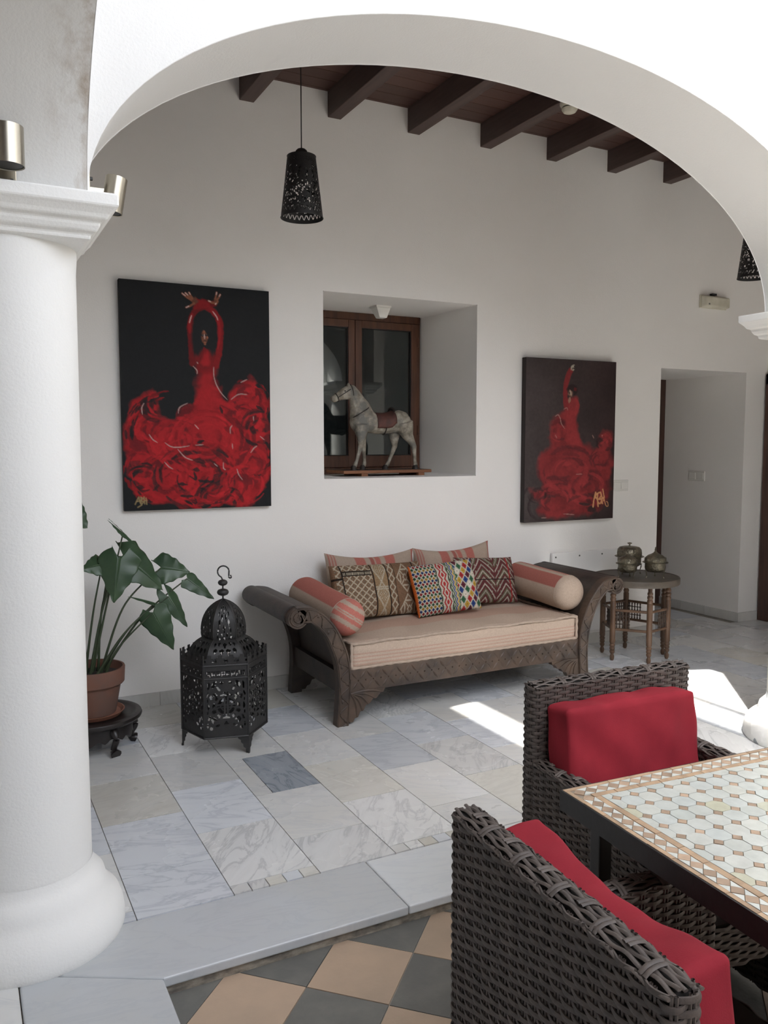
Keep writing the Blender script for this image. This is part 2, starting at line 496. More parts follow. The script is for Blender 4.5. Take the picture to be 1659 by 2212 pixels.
bm_ = MB().box(0, 0.085, CY1 + HW - 0.02, YW + 0.01, ZC - 0.145, ZC + 0.002)
beam_me = None
for k in range(-6, 9):
    x = 1.482 + 0.535 * k
    if beam_me is None:
        o = bm_.build('ceiling_beam', MAT['beam'], ceil, None, 0.004, 2); beam_me = o.data
        o.location = (x, 0, 0); first = o
    else:
        o = first.copy(); col.objects.link(o); o.parent = ceil; o.location = (x, 0, 0)

for nm, bx in (('ceiling_left', (XL, CX0 - HW, YF, CY1 + 0.2)), ('ceiling_right', (CX1 + HW, XR, YF, CY1 + 0.2)), ('ceiling_front', (CX0 - HW - 0.1, CX1 + HW + 0.1, YF, CY2 - HW))):
    struct(MB().box(bx[0], bx[1], bx[2], bx[3], ZC, ZC + 0.1).build(nm, MAT['plank']))

# ---- floors
floor = struct(MB().box(XL, XR, 2.45, 8.3, -0.10, -0.006).build('floor', MAT['grout']))
tm = {k: unit_mesh('marble_tile', MAT['marble_' + k]) for k in 'abcde'}
cols = [0.445, 0.755, 1.058, 1.352, 1.650, 1.945, 2.245]
while cols[0] > XL: cols.insert(0, cols[0] - 0.30)
while cols[-1] < XR: cols.append(cols[-1] + 0.302)
ia = cols.index(0.445)
g = 0.0016
pick = {(0, 0): 'b', (0, 1): 'b', (0, 2): 'c', (0, 3): 'a', (1, 0): 'e', (1, 1): 'b', (1, 2): 'a', (1, 3): 'e', (2, 0): 'e', (2, 1): 'a', (3, 1): 'c', (3, 0): 'e', (2, 3): 'a', (3, 2): 'a', (4, 0): 'a', (4, 1): 'a', (4, 2): 'b', (5, 1): 'e', (5, 2): 'b', (5, 3): 'e'}
for i in range(len(cols) - 1):
    k = i - ia
    x0, x1 = cols[i], min(cols[i + 1], XR)
    ys = [2.52]
    yy = 2.785 if k % 2 == 0 else 2.99
    if k % 2: ys.append(2.575)
    while yy < YW - 0.04: ys.append(yy); yy += 0.425
    ys.append(YW + 0.0)
    inpass = x0 > 4.6 and x1 < 5.85
    if inpass:
        yy = ys[-2] + 0.425; ys.pop()
        while yy < 8.2: ys.append(yy); yy += 0.425
    for j in range(len(ys) - 1):
        jj = j - (1 if k % 2 else 0)
        if k % 2 and j == 0 and 0 <= k < 4:      # narrow strip of little offcuts against the slab
            xs_ = np.linspace(x0, x1, 6)
            for q in range(5): put_box('marble_offcut', tm['aecbd'[q] if q < 4 else 'c'], floor, xs_[q] + g, xs_[q + 1] - g, ys[j] + g, ys[j + 1] - g, -0.02, 0)
            continue
        kind = pick.get((k, jj)) or random.choice('aaabbce')
        if k == 2 and abs(ys[j] - 3.21) < 0.02:
            put_box('marble_tile', tm['a'], floor, x0 + g, 1.135 - g, ys[j] + g, ys[j + 1] - g, -0.02, 0)
            put_box('marble_tile', tm['d'], floor, 1.135 + g, x1 - g, ys[j] + g, ys[j + 1] - g, -0.02, 0)
            continue
        put_box('marble_tile', tm[kind], floor, x0 + g, x1 - g, ys[j] + g, ys[j + 1] - g, -0.02, 0)

# patio floor: diagonal chequer of sand and slate tiles
patio = struct(MB().box(0.40, 3.50, -4.30, 2.30, -0.16, FLOOR_Y - 0.004).build('floor_patio', MAT['grout']))
h = 0.1725
def diamond(name, material):
    r = h - 0.0022
    m = MB().loft([[(r, 0, -0.02), (0, r, -0.02), (-r, 0, -0.02), (0, -r, -0.02)], [(r, 0, 0), (0, r, 0), (-r, 0, 0), (0, -r, 0)]])
    me = mesh_from(name, m.v, m.f); me.materials.append(material); return me
dm = (diamond('floor_tile', MAT['tile_sand']), diamond('floor_tile', MAT['tile_slate']))
po = root_loc(patio)
for j in range(-16, 2):
    for i in range(-3, 9):
        x = 0.995 + i * 2 * h + (j % 2) * h; yv = 2.065 + j * h
        if 0.40 < x < 3.5 and -0.7 < yv < 2.3:
            o = bpy.data.objects.new('floor_tile', dm[j % 2]); col.objects.link(o); o.parent = patio
            o.location = Vector((x, yv, FLOOR_Y + random.uniform(-0.001, 0.001))) - po

# marble border slabs around the patio, on a rough stone riser
far = MB()
for j in range(-38, -16):
    for i in range(-3, 9):
        x = 0.995 + i * 2 * h + (j % 2) * h; yv = 2.065 + j * h; r = h - 0.002
        if j % 2 and 0.55 < x < 3.35 and -4.1 < yv: far.add([(x + r, yv, FLOOR_Y), (x, yv + r, FLOOR_Y), (x - r, yv, FLOOR_Y), (x, yv - r, FLOOR_Y)], [(0, 1, 2, 3)])
far.build('far_floor_tiles', MAT['tile_slate'], patio, kind='stuff')
MB().box(0.44, 3.45, -4.2, -0.72, FLOOR_Y - 0.01, FLOOR_Y - 0.002).build('far_floor_field', MAT['tile_sand'], patio)
SX0, SY1, SX1, SY0 = 0.455, 2.20, 3.40, -4.16
kerb = struct(MB().box(SX0 - 0.34, SX0 - 0.012, SY0, SY1 + 0.012, -0.10, -0.031).box(SX0 - 0.34, SX1 + 0.4, SY1 + 0.012, SY1 + 0.31, -0.10, -0.031)
              .box(SX1 + 0.012, SX1 + 0.4, SY0, SY1 + 0.012, -0.10, -0.031).box(SX0 - 0.34, SX1 + 0.4, SY0 - 0.4, SY0 - 0.012, -0.10, -0.031).build('trim_1', MAT['riser']))
def slab(poly):
    m = MB().prism([(a, b) for a, b in poly], lambda a, b, t: (a, b, t), -0.031, 0.0)
    return m.build('border_slab', MAT['slab'], kerb, None, 0.006, 3)
q = 0.0012
slab([(SX0 + q, SY1), (1.229 - q, SY1), (1.229 - q, 2.518), (0.10, 2.518), (0.10, 2.40)])
xs_ = [1.229, 2.06, 2.86, 3.40]
for a, b in zip(xs_[:-1], xs_[1:]): slab([(a + q, SY1), (b - q, SY1), (b - q, 2.518), (a + q, 2.518)])
slab([(3.40 + q, SY1), (4.05, SY1), (4.05, 2.518), (3.40 + q, 2.518)])
slab([(SX0, SY1 - 2 * q), (0.10, 2.40 - 2 * q), (0.10, 1.36), (SX0, 1.36)])
slab([(SX0, 1.36 - 2 * q), (0.10, 1.36 - 2 * q), (0.10, 0.40), (SX0, 0.40)])
slab([(SX0, 0.40 - 2 * q), (0.10, 0.40 - 2 * q), (0.10, SY0), (SX0, SY0)])
slab([(SX1, SY0), (SX1 + 0.33, SY0), (SX1 + 0.33, SY1 - q), (SX1, SY1 - q)])
slab([(0.10, SY0 - 0.33), (SX1 + 0.33, SY0 - 0.33), (SX1 + 0.33, SY0 - q), (0.10, SY0 - q)])
# corridors at the sides (mostly behind the camera)
fl = struct(MB().box(XL, 0.098, YF, 2.452, -0.10, -0.006).build('floor_left', MAT['grout']))
for i in range(6):
    for j in range(20):
        x0 = 0.098 - 0.30 * (i + 1); y1 = 2.515 - 0.425 * j - (0.2 if i % 2 else 0)
        put_box('marble_tile', tm['aabbe'[(i * 3 + j) % 5]], fl, x0 + g, x0 + 0.30 - g, max(y1 - 0.425, YF) + g, y1 - g, -0.02, 0)
struct(MB().box(SX1 + 0.33, XR, YF, 2.45, -0.10, 0.0).build('floor_right', MAT['marble_a']))
struct(MB().box(0.098, SX1 + 0.33, YF, SY0 - 0.33, -0.10, 0.0).build('floor_front', MAT['marble_a']))

# skirting of marble pieces along the back wall and the passage
sk = struct(MB().box(XL, 4.72, YW - 0.003, YW, 0.0, 0.074).build('baseboard_back', MAT['base_marble']))
bmesh_me = unit_mesh('skirting_piece', MAT['base_marble'])
x = XL
while x < 4.70:
    x2 = min(x + 0.41, 4.724)
    put_box('skirting_piece', bmesh_me, sk, x + 0.001, x2 - 0.001, YW - 0.013, YW - 0.001, 0.0, 0.075); x = x2
sk2 = struct(MB().box(5.652, 5.655, YW, 8.2, 0.0, 0.074).build('baseboard_passage', MAT['base_marble']))
y = YW
for L in (0.33, 0.26, 0.41, 0.41, 0.41, 0.41, 0.41):
    put_box('skirting_piece', bmesh_me, sk2, 5.642, 5.654, y + 0.001 - (0.013 if y == YW else 0), y + L - 0.001, 0.0, 0.075); y += L
sk3 = struct(MB().box(5.655, XR, YW - 0.003, YW, 0.0, 0.074).build('baseboard_right', MAT['base_marble']))
put_box('skirting_piece', bmesh_me, sk3, 5.642, XR - 0.03, YW - 0.013, YW - 0.001, 0.0, 0.075)

# window in the niche: fixed frame and two glazed leaves
win = thing('window_1', None, None, (2.5, NYB, NZ0), None, 'structure')
yf = NYB - 0.03
m = MB(); F = 0.05
m.box(1.98, 3.02, yf, yf + 0.07, NZ1 - 0.052, NZ1 - 0.001); m.box(1.98, 3.02, yf, yf + 0.07, NZ0 + 0.001, NZ0 + 0.045)
m.box(1.981, 1.998, yf, yf + 0.07, NZ0 + 0.045, NZ1 - 0.052); m.box(2.994, 3.019, yf, yf + 0.07, NZ0 + 0.045, NZ1 - 0.052)
m.build('window_frame', MAT['window_wood'], win, None, 0.003)
m_, nt_, b_ = base_mat('window_glass')
fr_ = nd(nt_, 'ShaderNodeFresnel'); fr_.inputs[0].default_value = 1.7
tr_ = nd(nt_, 'ShaderNodeBsdfTransparent'); tr_.inputs[0].default_value = (0.72, 0.78, 0.77, 1)
gl_ = nd(nt_, 'ShaderNodeBsdfGlossy'); gl_.inputs['Roughness'].default_value = 0.0
mx_ = nd(nt_, 'ShaderNodeMixShader')
nt_.links.new(fr_.outputs[0], mx_.inputs[0]); nt_.links.new(tr_.outputs[0], mx_.inputs[1]); nt_.links.new(gl_.outputs[0], mx_.inputs[2])
nt_.links.new(mx_.outputs[0], nt_.nodes['Material Output'].inputs['Surface'])
MAT['glass'] = m_
for (a, b) in ((2.000, 2.494), (2.498, 2.992)):
    z0, z1 = NZ0 + 0.047, NZ1 - 0.054
    lf = MB()
    S = 0.050
    lf.box(a, a + S, yf - 0.012, yf + 0.04, z0, z1); lf.box(b - S, b, yf - 0.012, yf + 0.04, z0, z1)
    lf.box(a + S, b - S, yf - 0.012, yf + 0.04, z0, z0 + 0.082); lf.box(a + S, b - S, yf - 0.012, yf + 0.04, z1 - S, z1)
    o = lf.build('window_leaf', MAT['window_wood'], win, None, 0.003)
    MB().box(a + S - 0.004, b - S + 0.004, yf + 0.008, yf + 0.014, z0 + 0.078, z1 - S + 0.004).build('pane', MAT['glass'], o)
    e = MB()
    for (p0, p1, r0, r1) in ((a + S, b - S, z0 + 0.082, z0 + 0.087), (a + S, b - S, z1 - S - 0.005, z1 - S)): e.box(p0, p1, yf + 0.0, yf + 0.008, r0, r1)
    for (p0, p1) in ((a + S, a + S + 0.005), (b - S - 0.005, b - S)): e.box(p0, p1, yf + 0.0, yf + 0.008, z0 + 0.087, z1 - S - 0.005)
    e.build('gasket', MAT['black_gap'], o)
for zz in (1.52, 2.15): MB().lathe([(0.006, 0), (0.006, 0.07)], (2.994, yf - 0.016, zz), 10).build('hinge', MAT['window_wood'], win)

# wooden door on the right-hand wall, next to the corner
dr = thing('door_1', None, None, (XR, 4.2, 0), None, 'structure')
MB().box(XR - 0.035, XR + 0.02, 4.50, 4.60, 0, 2.02).box(XR - 0.035, XR + 0.02, 3.60, 3.70, 0, 2.02).box(XR - 0.035, XR + 0.02, 3.60, 4.60, 1.93, 2.02).build('door_frame', MAT['door_wood'], dr, None, 0.006)
for (y0, y1) in ((3.70, 4.10), (4.10, 4.50)):
    lf = MB().box(XR - 0.012, XR - 0.001, y0, y1, 0.005, 1.93).build('door_leaf', MAT['door_wood'], dr)
    for (z0, z1) in ((0.15, 0.85), (0.97, 1.80)): MB().box(XR - 0.022, XR - 0.011, y0 + 0.08, y1 - 0.08, z0, z1).build('door_panel', MAT['door_wood'], lf, None, 0.008)

# high above the patio: unseen panel added to shape the sun patches, with a wire beside it
aw = thing('added_shade_panel', 'unseen canvas panel added high above the patio edge to block sun', 'added_shade_panel', (0.74, 0.8, 5.5))
MAT['canvas'] = mat('added_shade_canvas', (0.62, 0.58, 0.50), rough=0.9)
MB().box(0.26, 1.19, -0.6, 4.9, 5.49, 5.51).build('canvas', MAT['canvas'], aw)
for yy in (-0.5, 2.0, 4.5):
    pp = MB()
    pp.box(0.13, 0.17, yy - 0.02, yy + 0.02, TOP - 0.01 if -4.5 < yy < 2.7 else 3.5, 5.49).box(0.13, 0.40, yy - 0.02, yy + 0.02, 5.45, 5.49)
    pp.build('post', MAT['white_metal'], aw)
MB().tube([(1.43, -0.6, 5.5), (1.43, 4.9, 5.5)], 0.028, 8).box(1.15, 1.44, -0.6, -0.58, 5.49, 5.51).box(1.15, 1.44, 4.88, 4.9, 5.49, 5.51).build('wire', MAT['white_metal'], aw)

aw2 = thing('added_shade_panel', 'unseen canvas panels added high above the right side of the patio to cut sky light', 'added_shade_panel', (3.1, 0.8, 5.5))
MB().box(2.20, 3.62, -0.5, 2.36, 5.49, 5.51).build('canvas', MAT['canvas'], aw2)  # unseen panels added to hold overhead sky light off the arch face
MB().box(1.46, 2.21, 1.30, 2.36, 5.492, 5.512).build('canvas', MAT['canvas'], aw2)
MB().box(1.46, 2.21, -0.5, -0.05, 5.492, 5.512).build('canvas', MAT['canvas'], aw2)
for yy in (-0.45, 2.30): MB().box(3.58, 3.62, yy - 0.02, yy + 0.02, 3.89, 5.49).build('post', MAT['white_metal'], aw2)
# dark door closing the passage
dp = thing('door_2', None, None, (5.19, 5.47, 0), None, 'structure')
MB().box(4.726, 5.654, 5.462, 5.498, 0.001, 2.022).build('door_leaf', MAT['door_wood'], dp)
for (x0, x1) in ((4.80, 5.14), (5.24, 5.58)):
    for (z0, z1) in ((0.15, 0.95), (1.07, 1.90)): MB().box(x0, x1, 5.452, 5.463, z0, z1).build('door_panel', MAT['door_wood'], dp, None, 0.006)

# ================================================================== SOFT SHAPES
def set_colors(me, cols, name='paint'):
    a = me.color_attributes.new(name, 'FLOAT_COLOR', 'POINT')
    c = np.ones((len(me.vertices), 4), np.float32); c[:, :3] = np.asarray(cols, np.float32)[:, :3]
    a.data.foreach_set('color', c.ravel())

def frame(o, x, y):
    """matrix with origin o, x axis along x, z axis along x cross y"""
    X = Vector(x).normalized(); Z = X.cross(Vector(y)).normalized(); Y = Z.cross(X)
    M = Matrix((X, Y, Z)).transposed().to_4x4(); M.translation = Vector(o)
    return M

def pillow(name, w, h, T, M, colour, material, label, cat, group=None, n=72, ears=0.05, sag=0.0, parent=None):
    """two stitched sheets; colour(u, v, side) with u, v in 0..1 gives an array of colours"""
    g = np.linspace(-1, 1, n); U, V = np.meshgrid(g, g, indexing='xy')
    hs = T * (np.clip((1 - np.abs(U) ** 2.6), 0, 1) * np.clip((1 - np.abs(V) ** 2.6), 0, 1)) ** 0.42
    rip = 0.004 * np.sin(5 * U + 2 * V) * np.sin(4 * V - U * 3)
    X = w * U * (1 - ears * (1 - V ** 2)); Y = h * V * (1 - ears * 1.2 * (1 - U ** 2)) - sag * h * (1 - U ** 2) * (V > 0) * V
    verts = []; faces = []; cols = []
    for sd in (1, -1):
        Z = sd * hs + rip
        b = len(verts)
        P = np.stack([X, Y, Z], -1).reshape(-1, 3)
        verts += [tuple(M @ Vector(p)) for p in P]
        cols.append(np.asarray(colour((U.ravel() + 1) / 2, (V.ravel() + 1) / 2, sd)))
        for j in range(n - 1):
            for i in range(n - 1):
                a = b + j * n + i
                q = (a, a + 1, a + n + 1, a + n)
                faces.append(q if sd > 0 else q[::-1])
    m = MB(); m.v = verts; m.f = faces
    o = m.build(name, material, parent, 179)
    set_colors(o.data, np.vstack(cols))
    if label: tag(o, label, cat, group)
    return o

def soft_box_mesh(hx, hy, hz, r, bulge, n=26, wrinkle=0.0, seed=0):
    """rounded box with swelling faces: verts and faces about the origin"""
    H = np.array([hx, hy, hz]); rs = np.random.default_rng(seed); ph = rs.uniform(0, 6.28, 8)
    verts = []; faces = []; key = {}
    g = np.linspace(-1, 1, n)
    for ax in range(3):
        for sgn in (-1, 1):
            a1, a2 = (ax + 1) % 3, (ax + 2) % 3
            idx = np.zeros((n, n), int)
            for i, u in enumerate(g):
                for j, v in enumerate(g):
                    p = np.zeros(3); p[ax] = sgn; p[a1] = u; p[a2] = v
                    k = tuple(np.round(p, 5))
                    if k not in key:
                        q = p * H; c = np.clip(q, -(H - r), H - r); d = q - c; L = np.linalg.norm(d)
                        pos = c + (d / L * r if L > 1e-9 else d)
                        nrm = d / L if L > 1e-9 else p
                        bl = np.array([(1 - p[1] ** 2) * (1 - p[2] ** 2), (1 - p[0] ** 2) * (1 - p[2] ** 2), (1 - p[0] ** 2) * (1 - p[1] ** 2)]) * np.array(bulge) * np.sign(p) * (np.abs(p) > 0.999)
                        w = wrinkle * (math.sin(9 * p[0] + 3 * p[2] + ph[0]) * math.sin(5 * p[2] + ph[1]) + 0.6 * math.sin(14 * p[0] - 6 * p[2] + ph[2]) * math.sin(3 * p[1] + ph[3]))
                        key[k] = len(verts); verts.append(pos + bl + nrm * w)
                    idx[i, j] = key[k]
            for i in range(n - 1):
                for j in range(n - 1):
                    f = (idx[i, j], idx[i + 1, j], idx[i + 1, j + 1], idx[i, j + 1])
                    faces.append(f if sgn > 0 else f[::-1])
    return verts, faces

def lin(r, g, b):
    f = lambda c: ((c / 255 + 0.055) / 1.055) ** 2.4 if c / 255 > 0.04045 else c / 255 / 12.92
    return np.array([f(r), f(g), f(b)])

# ================================================================== CARVED DAYBED
MAT['sofa_wood'] = mat('dark_carved_wood', (0.042, 0.029, 0.022), (0.018, 0.013, 0.011), 0.55, scale=5, stretch=(3, 3, 3), bump=0.35, bscale=45)
MAT['sofa_front'] = mat('worn_carved_wood', (0.085, 0.054, 0.036), (0.030, 0.020, 0.015), 0.55, scale=9, bump=0.4, bscale=60)
MAT['fabric'] = attr_mat('woven_cotton', rough=0.9, bump=0.25, bscale=420, mottled=0.10, spec=0.15)
MAT['kilim'] = attr_mat('kilim_weave', rough=0.95, bump=0.6, bscale=330, mottled=0.22, spec=0.1)
SY = 3.815; SB = 4.53; SCX = 2.54
sofa = thing('carved_daybed', 'dark carved wooden daybed with scrolled arms against the white wall', 'sofa', (SCX, 4.17, 0))

cl = [(1.735, 0.0), (1.742, 0.10), (1.748, 0.20), (1.744, 0.30), (1.722, 0.395), (1.668, 0.508), (1.592, 0.588), (1.535, 0.603), (1.497, 0.598)]
hw = [0.033, 0.033, 0.034, 0.036, 0.037, 0.036, 0.036, 0.040, 0.047]
def post_outline():
    C = smooth_path([(a, b, c) for (a, b), c in zip(cl, hw)], 44)
    L, R = [], []
    for i, p in enumerate(C):
        a = C[max(i - 1, 0)]; b = C[min(i + 1, len(C) - 1)]
        t = np.array([b[0] - a[0], b[1] - a[1]]); t /= np.linalg.norm(t); nn = np.array([t[1], -t[0]])
        if i == 0: nn = np.array([1.0, 0.0])
        L.append(p[:2] + nn * p[2]); R.append(p[:2] - nn * p[2])
    # scroll: round end
    c = np.array([1.492, 0.590]); end = []
    a0 = math.atan2(L[-1][1] - c[1], L[-1][0] - c[0])
    for k in range(1, 17):
        a = a0 + k / 17 * (PI * 1.30)
        end.append(c + 0.052 * np.array([math.cos(a), math.sin(a)]))
    return L, end, R
Lp, Ep, Rp = post_outline()
def mir(x, s): return x if s < 0 else 2 * SCX - x
def strip_prism(m, s, y0, y1):
    n = len(Lp)
    for i in range(n - 1):
        p = [Lp[i], Lp[i + 1], Rp[i + 1], Rp[i]]
        m.hexa([(mir(a, s), y0, b) for a, b in p] + [(mir(a, s), y1, b) for a, b in p])
    m.lathe_y = None
    ring = [(mir(1.492 + 0.052 * math.cos(2 * PI * k / 28), s), 0.590 + 0.052 * math.sin(2 * PI * k / 28)) for k in range(28)]
    m.loft([[(a, y0, b) for a, b in ring], [(a, y1, b) for a, b in ring]])
for s in (-1, 1):
    for (y0, y1, mt, nm) in ((SY, SY + 0.055, 'sofa_front', 'front_post'), (SB - 0.055, SB, 'sofa_wood', 'rear_post')):
        m = MB(); strip_prism(m, s, y0, y1)
        po_ = m.build(nm, MAT[mt], sofa)
        if nm == 'front_post':
            # carved relief: edge beads and a running vine, spiral on the scroll
            cv = MB()
            for k in (0.80, -0.80):
                path = [(mir(a[0] * (0.5 + k / 2) + b[0] * (0.5 - k / 2), s), y0 - 0.0005, a[1] * (0.5 + k / 2) + b[1] * (0.5 - k / 2)) for a, b in zip(Lp, Rp)]
                cv.tube(path, 0.0042, 5)
            wave = []
            for i in range(0, 44 * 4):
                t = i / (44 * 4 - 1) * 43; k = int(min(t, 42)); u = t - k
                a = Lp[k] * (1 - u) + Lp[k + 1] * u; b = Rp[k] * (1 - u) + Rp[k + 1] * u
                q = 0.5 + 0.30 * math.sin(t * 1.25)
                p = a * q + b * (1 - q); wave.append((mir(p[0], s), y0 - 0.0005, p[1]))
            cv.tube(wave, 0.0046, 5)
            for off in range(0, 44, 5):
                a, b = Lp[min(off + 2, 43)], Rp[min(off + 2, 43)]; p = a * (0.35 if off % 2 else 0.65) + b * (0.65 if off % 2 else 0.35)
                cv.lathe([(0.0, -0.004)], (0, 0, 0), 4) if False else None
                r = [(mir(p[0] + 0.009 * math.cos(2 * PI * q / 10), s), p[1] + 0.013 * math.sin(2 * PI * q / 10)) for q in range(10)]
                r2 = [(mir(p[0] + 0.004 * math.cos(2 * PI * q / 10), s), p[1] + 0.006 * math.sin(2 * PI * q / 10)) for q in range(10)]
                cv.loft([[(x_, y0 + 0.001, z_) for x_, z_ in r], [(x_, y0 - 0.005, z_) for x_, z_ in r2]])
            sp = []
            for q in range(70):
                a = PI * 0.5 + q / 69 * PI * 4.2; rr_ = 0.047 * (1 - q / 69 * 0.85)
                sp.append((mir(1.492 + rr_ * math.cos(a), s), y0 - 0.0005, 0.590 + rr_ * math.sin(a)))
            cv.tube(sp, 0.0045, 5)
            cv.build('carving', MAT['sofa_front'], po_, 60, kind='stuff')
    # rolled arm and the sloping board under it
    m = MB()
    ring = ell(1.486, 0.598, 0.054, 0.050, 28)
    m.loft([[(mir(a, s), y, b) for a, b in ring] for y in (SY + 0.05, 4.0, 4.3, SB + 0.01)])
    m.build('arm_roll', MAT['sofa_wood'], sofa, 50)
    m = MB(); e = [i for i in range(14, 44)]
    top = [Lp[i] for i in e] ; bot = [Lp[i] * 0.72 + Rp[i] * 0.28 for i in e]
    for i in range(len(e) - 1):
        p = [top[i], top[i + 1], bot[i + 1], bot[i]]
        m.hexa([(mir(a, s), SY + 0.052, b) for a, b in p] + [(mir(a, s), SB - 0.05, b) for a, b in p])
    m.build('arm_board', MAT['sofa_wood'], sofa, 40)
    x = 1.748
    xa, xb = sorted((mir(x - 0.02, s), mir(x + 0.02, s)))
    MB().box(xa, xb, SY + 0.05, SB - 0.05, 0.165, 0.275).build('side_rail', MAT['sofa_wood'], sofa)
    # leaf-carved brackets between rail and leg
    for (y0, y1, mt) in ((SY + 0.008, SY + 0.045, 'sofa_front'), (SB - 0.045, SB - 0.01, 'sofa_wood')):
        pts = [(1.775, 0.172), (1.985, 0.172), (1.975, 0.150), (1.955, 0.146), (1.935, 0.122), (1.912, 0.121), (1.895, 0.098), (1.872, 0.094), (1.858, 0.066), (1.838, 0.062), (1.825, 0.035), (1.806, 0.030), (1.796, 0.012), (1.775, 0.012)]
        m = MB().prism([(mir(a, s), b) for a, b in (pts if s < 0 else pts[::-1])], lambda a, b, t: (a, t, b), y0, y1)
        br = m.build('bracket', MAT[mt], sofa)
        if mt == 'sofa_front':
            cv = MB()
            for tgt in ((1.968, 0.150), (1.925, 0.122), (1.885, 0.095), (1.850, 0.064), (1.818, 0.034)):
                pth = smooth_path([(1.782, 0.165), ((1.782 + tgt[0]) / 2 + 0.01, (0.165 + tgt[1]) / 2 + 0.012), tgt], 9)
                cv.tube([(mir(a, s), y0, b) for a, b in pth], [0.003 + 0.004 * math.sin(PI * i / 8) for i in range(9)], 5)
            cv.build('carving', MAT['sofa_front'], br, 60, kind='stuff')
# rails
x0, x1 = 1.774, 2 * SCX - 1.774
fr = MB().box(x0, x1, SY + 0.010, SY + 0.045, 0.168, 0.288).build('front_rail', MAT['sofa_front'], sofa, None, 0.003)
cv = MB(); nc = 17; cw = (x1 - x0 - 0.02) / nc
for k in range(nc):
    cxk = x0 + 0.01 + cw * (k + 0.5)
    for (dx, dz) in ((1, 1), (1, -1), (-1, 1), (-1, -1)):
        a = np.array([cxk + dx * 0.004, 0.228 + dz * 0.004]); b = np.array([cxk + dx * cw * 0.47, 0.228 + dz * 0.050])
        d = b - a; nn = np.array([-d[1], d[0]]); nn /= np.linalg.norm(nn)
        out = []
        for q in range(7):
            t = q / 6; out.append(a + d * t + nn * 0.0075 * math.sin(PI * t))
        for q in range(5, 0, -1):
            t = q / 6; out.append(a + d * t - nn * 0.0075 * math.sin(PI * t))
        mid = a + d * 0.5
        bb = len(cv.v)
        cv.v += [(p[0], SY + 0.0105, p[1]) for p in out] + [(mid[0], SY + 0.004, mid[1])]
        cv.f += [(bb + i, bb + (i + 1) % 12, bb + 12) for i in range(12)]
    for dx in (-cw / 2, 0):
        r = ell(cxk + dx, 0.228, 0.005, 0.005, 8)
        cv.loft([[(a, SY + 0.011, b) for a, b in r], [(a * 0.4 + (cxk + dx) * 0.6, SY + 0.004, b * 0.4 + 0.228 * 0.6) for a, b in r]])
cv.build('carving', MAT['sofa_front'], fr, 30, kind='stuff')
MB().box(x0, x1, SB - 0.04, SB - 0.012, 0.168, 0.288).build('back_rail', MAT['sofa_wood'], sofa)
MB().box(x0 - 0.01, x1 + 0.01, SY + 0.045, SB - 0.04, 0.262, 0.285).build('seat_board', MAT['sofa_wood'], sofa)

# ---- mattress with rolled edges
BEIGE = np.array([0.44, 0.345, 0.275]); ROSE = np.array([0.36, 0.125, 0.10]); PALE = np.array([0.50, 0.33, 0.25])
mx0, mx1, my0, my1, mz0, mz1 = 1.792, 3.288, 3.832, 4.47, 0.288, 0.428
v, f = soft_box_mesh((mx1 - mx0) / 2, (my1 - my0) / 2, (mz1 - mz0) / 2, 0.022, (0.004, 0.010, 0.018), 60, 0.0018, 3)
v = [np.array(p) + np.array([SCX, (my0 + my1) / 2, (mz0 + mz1) / 2]) for p in v]
for p in v:
    if p[2] > mz1 - 0.012: p[2] += 0.006 * math.sin(p[0] * 17) * math.sin(p[1] * 12)
m = MB(); m.v = [tuple(p) for p in v]; m.f = f
mo = thing('mattress', 'pinkish beige striped mattress with rolled edges on the daybed', 'mattress', (SCX, 4.15, mz0))
cover = m.build('cover', MAT['fabric'], mo, 179)
va = np.array(v); cc = np.tile(BEIGE, (len(va), 1))
front = va[:, 1] < my0 + 0.02
stripe = (np.sin(va[:, 2] * 330) > 0.25) & (va[:, 2] > 0.305) & (va[:, 2] < 0.375) & front
cc[stripe] = cc[stripe] * 0.45 + np.array([0.46, 0.25, 0.20]) * 0.45
topm = va[:, 2] > mz1 - 0.02
wide = topm & (va[:, 1] > 4.02) & (va[:, 1] < 4.20)
cc[wide] = cc[wide] * 0.5 + np.array([0.42, 0.24, 0.18]) * 0.5
set_colors(cover.data, cc)
flat_fabric = mat('piping_cotton', tuple(BEIGE * 0.95), tuple(BEIGE * 0.8), 0.9, scale=40, bump=0.3, bscale=250)
MAT['piping'] = flat_fabric
def bead_loop(z, wob):
    out = []
    per = [(mx0, my0), (mx1, my0), (mx1, my1), (mx0, my1)]
    for k in range(4):
        a, b = np.array(per[k]), np.array(per[(k + 1) % 4]); n = int(np.linalg.norm(b - a) / 0.012)
        for i in range(n):
            p = a + (b - a) * i / n
            out.append((p[0], p[1], z + wob * math.sin(p[0] * 21 + p[1] * 9)))
    return out
for z, wob in ((mz1 - 0.004, 0.003), (mz0 + 0.006, 0.001)):
    L = bead_loop(z, wob)
    MB().tube(L, [0.0085 + 0.0016 * math.sin(i * 1.4) for i in range(len(L))], 7, True).build('rolled_edge', MAT['piping'], mo, 179)
for x_ in (mx0, mx1):
    MB().tube([(x_, my0, mz0 + 0.006 + q * 0.012) for q in range(12)], [0.0085 + 0.002 * math.sin(q * 1.6) for q in range(12)], 7).build('rolled_edge', MAT['piping'], mo, 179)

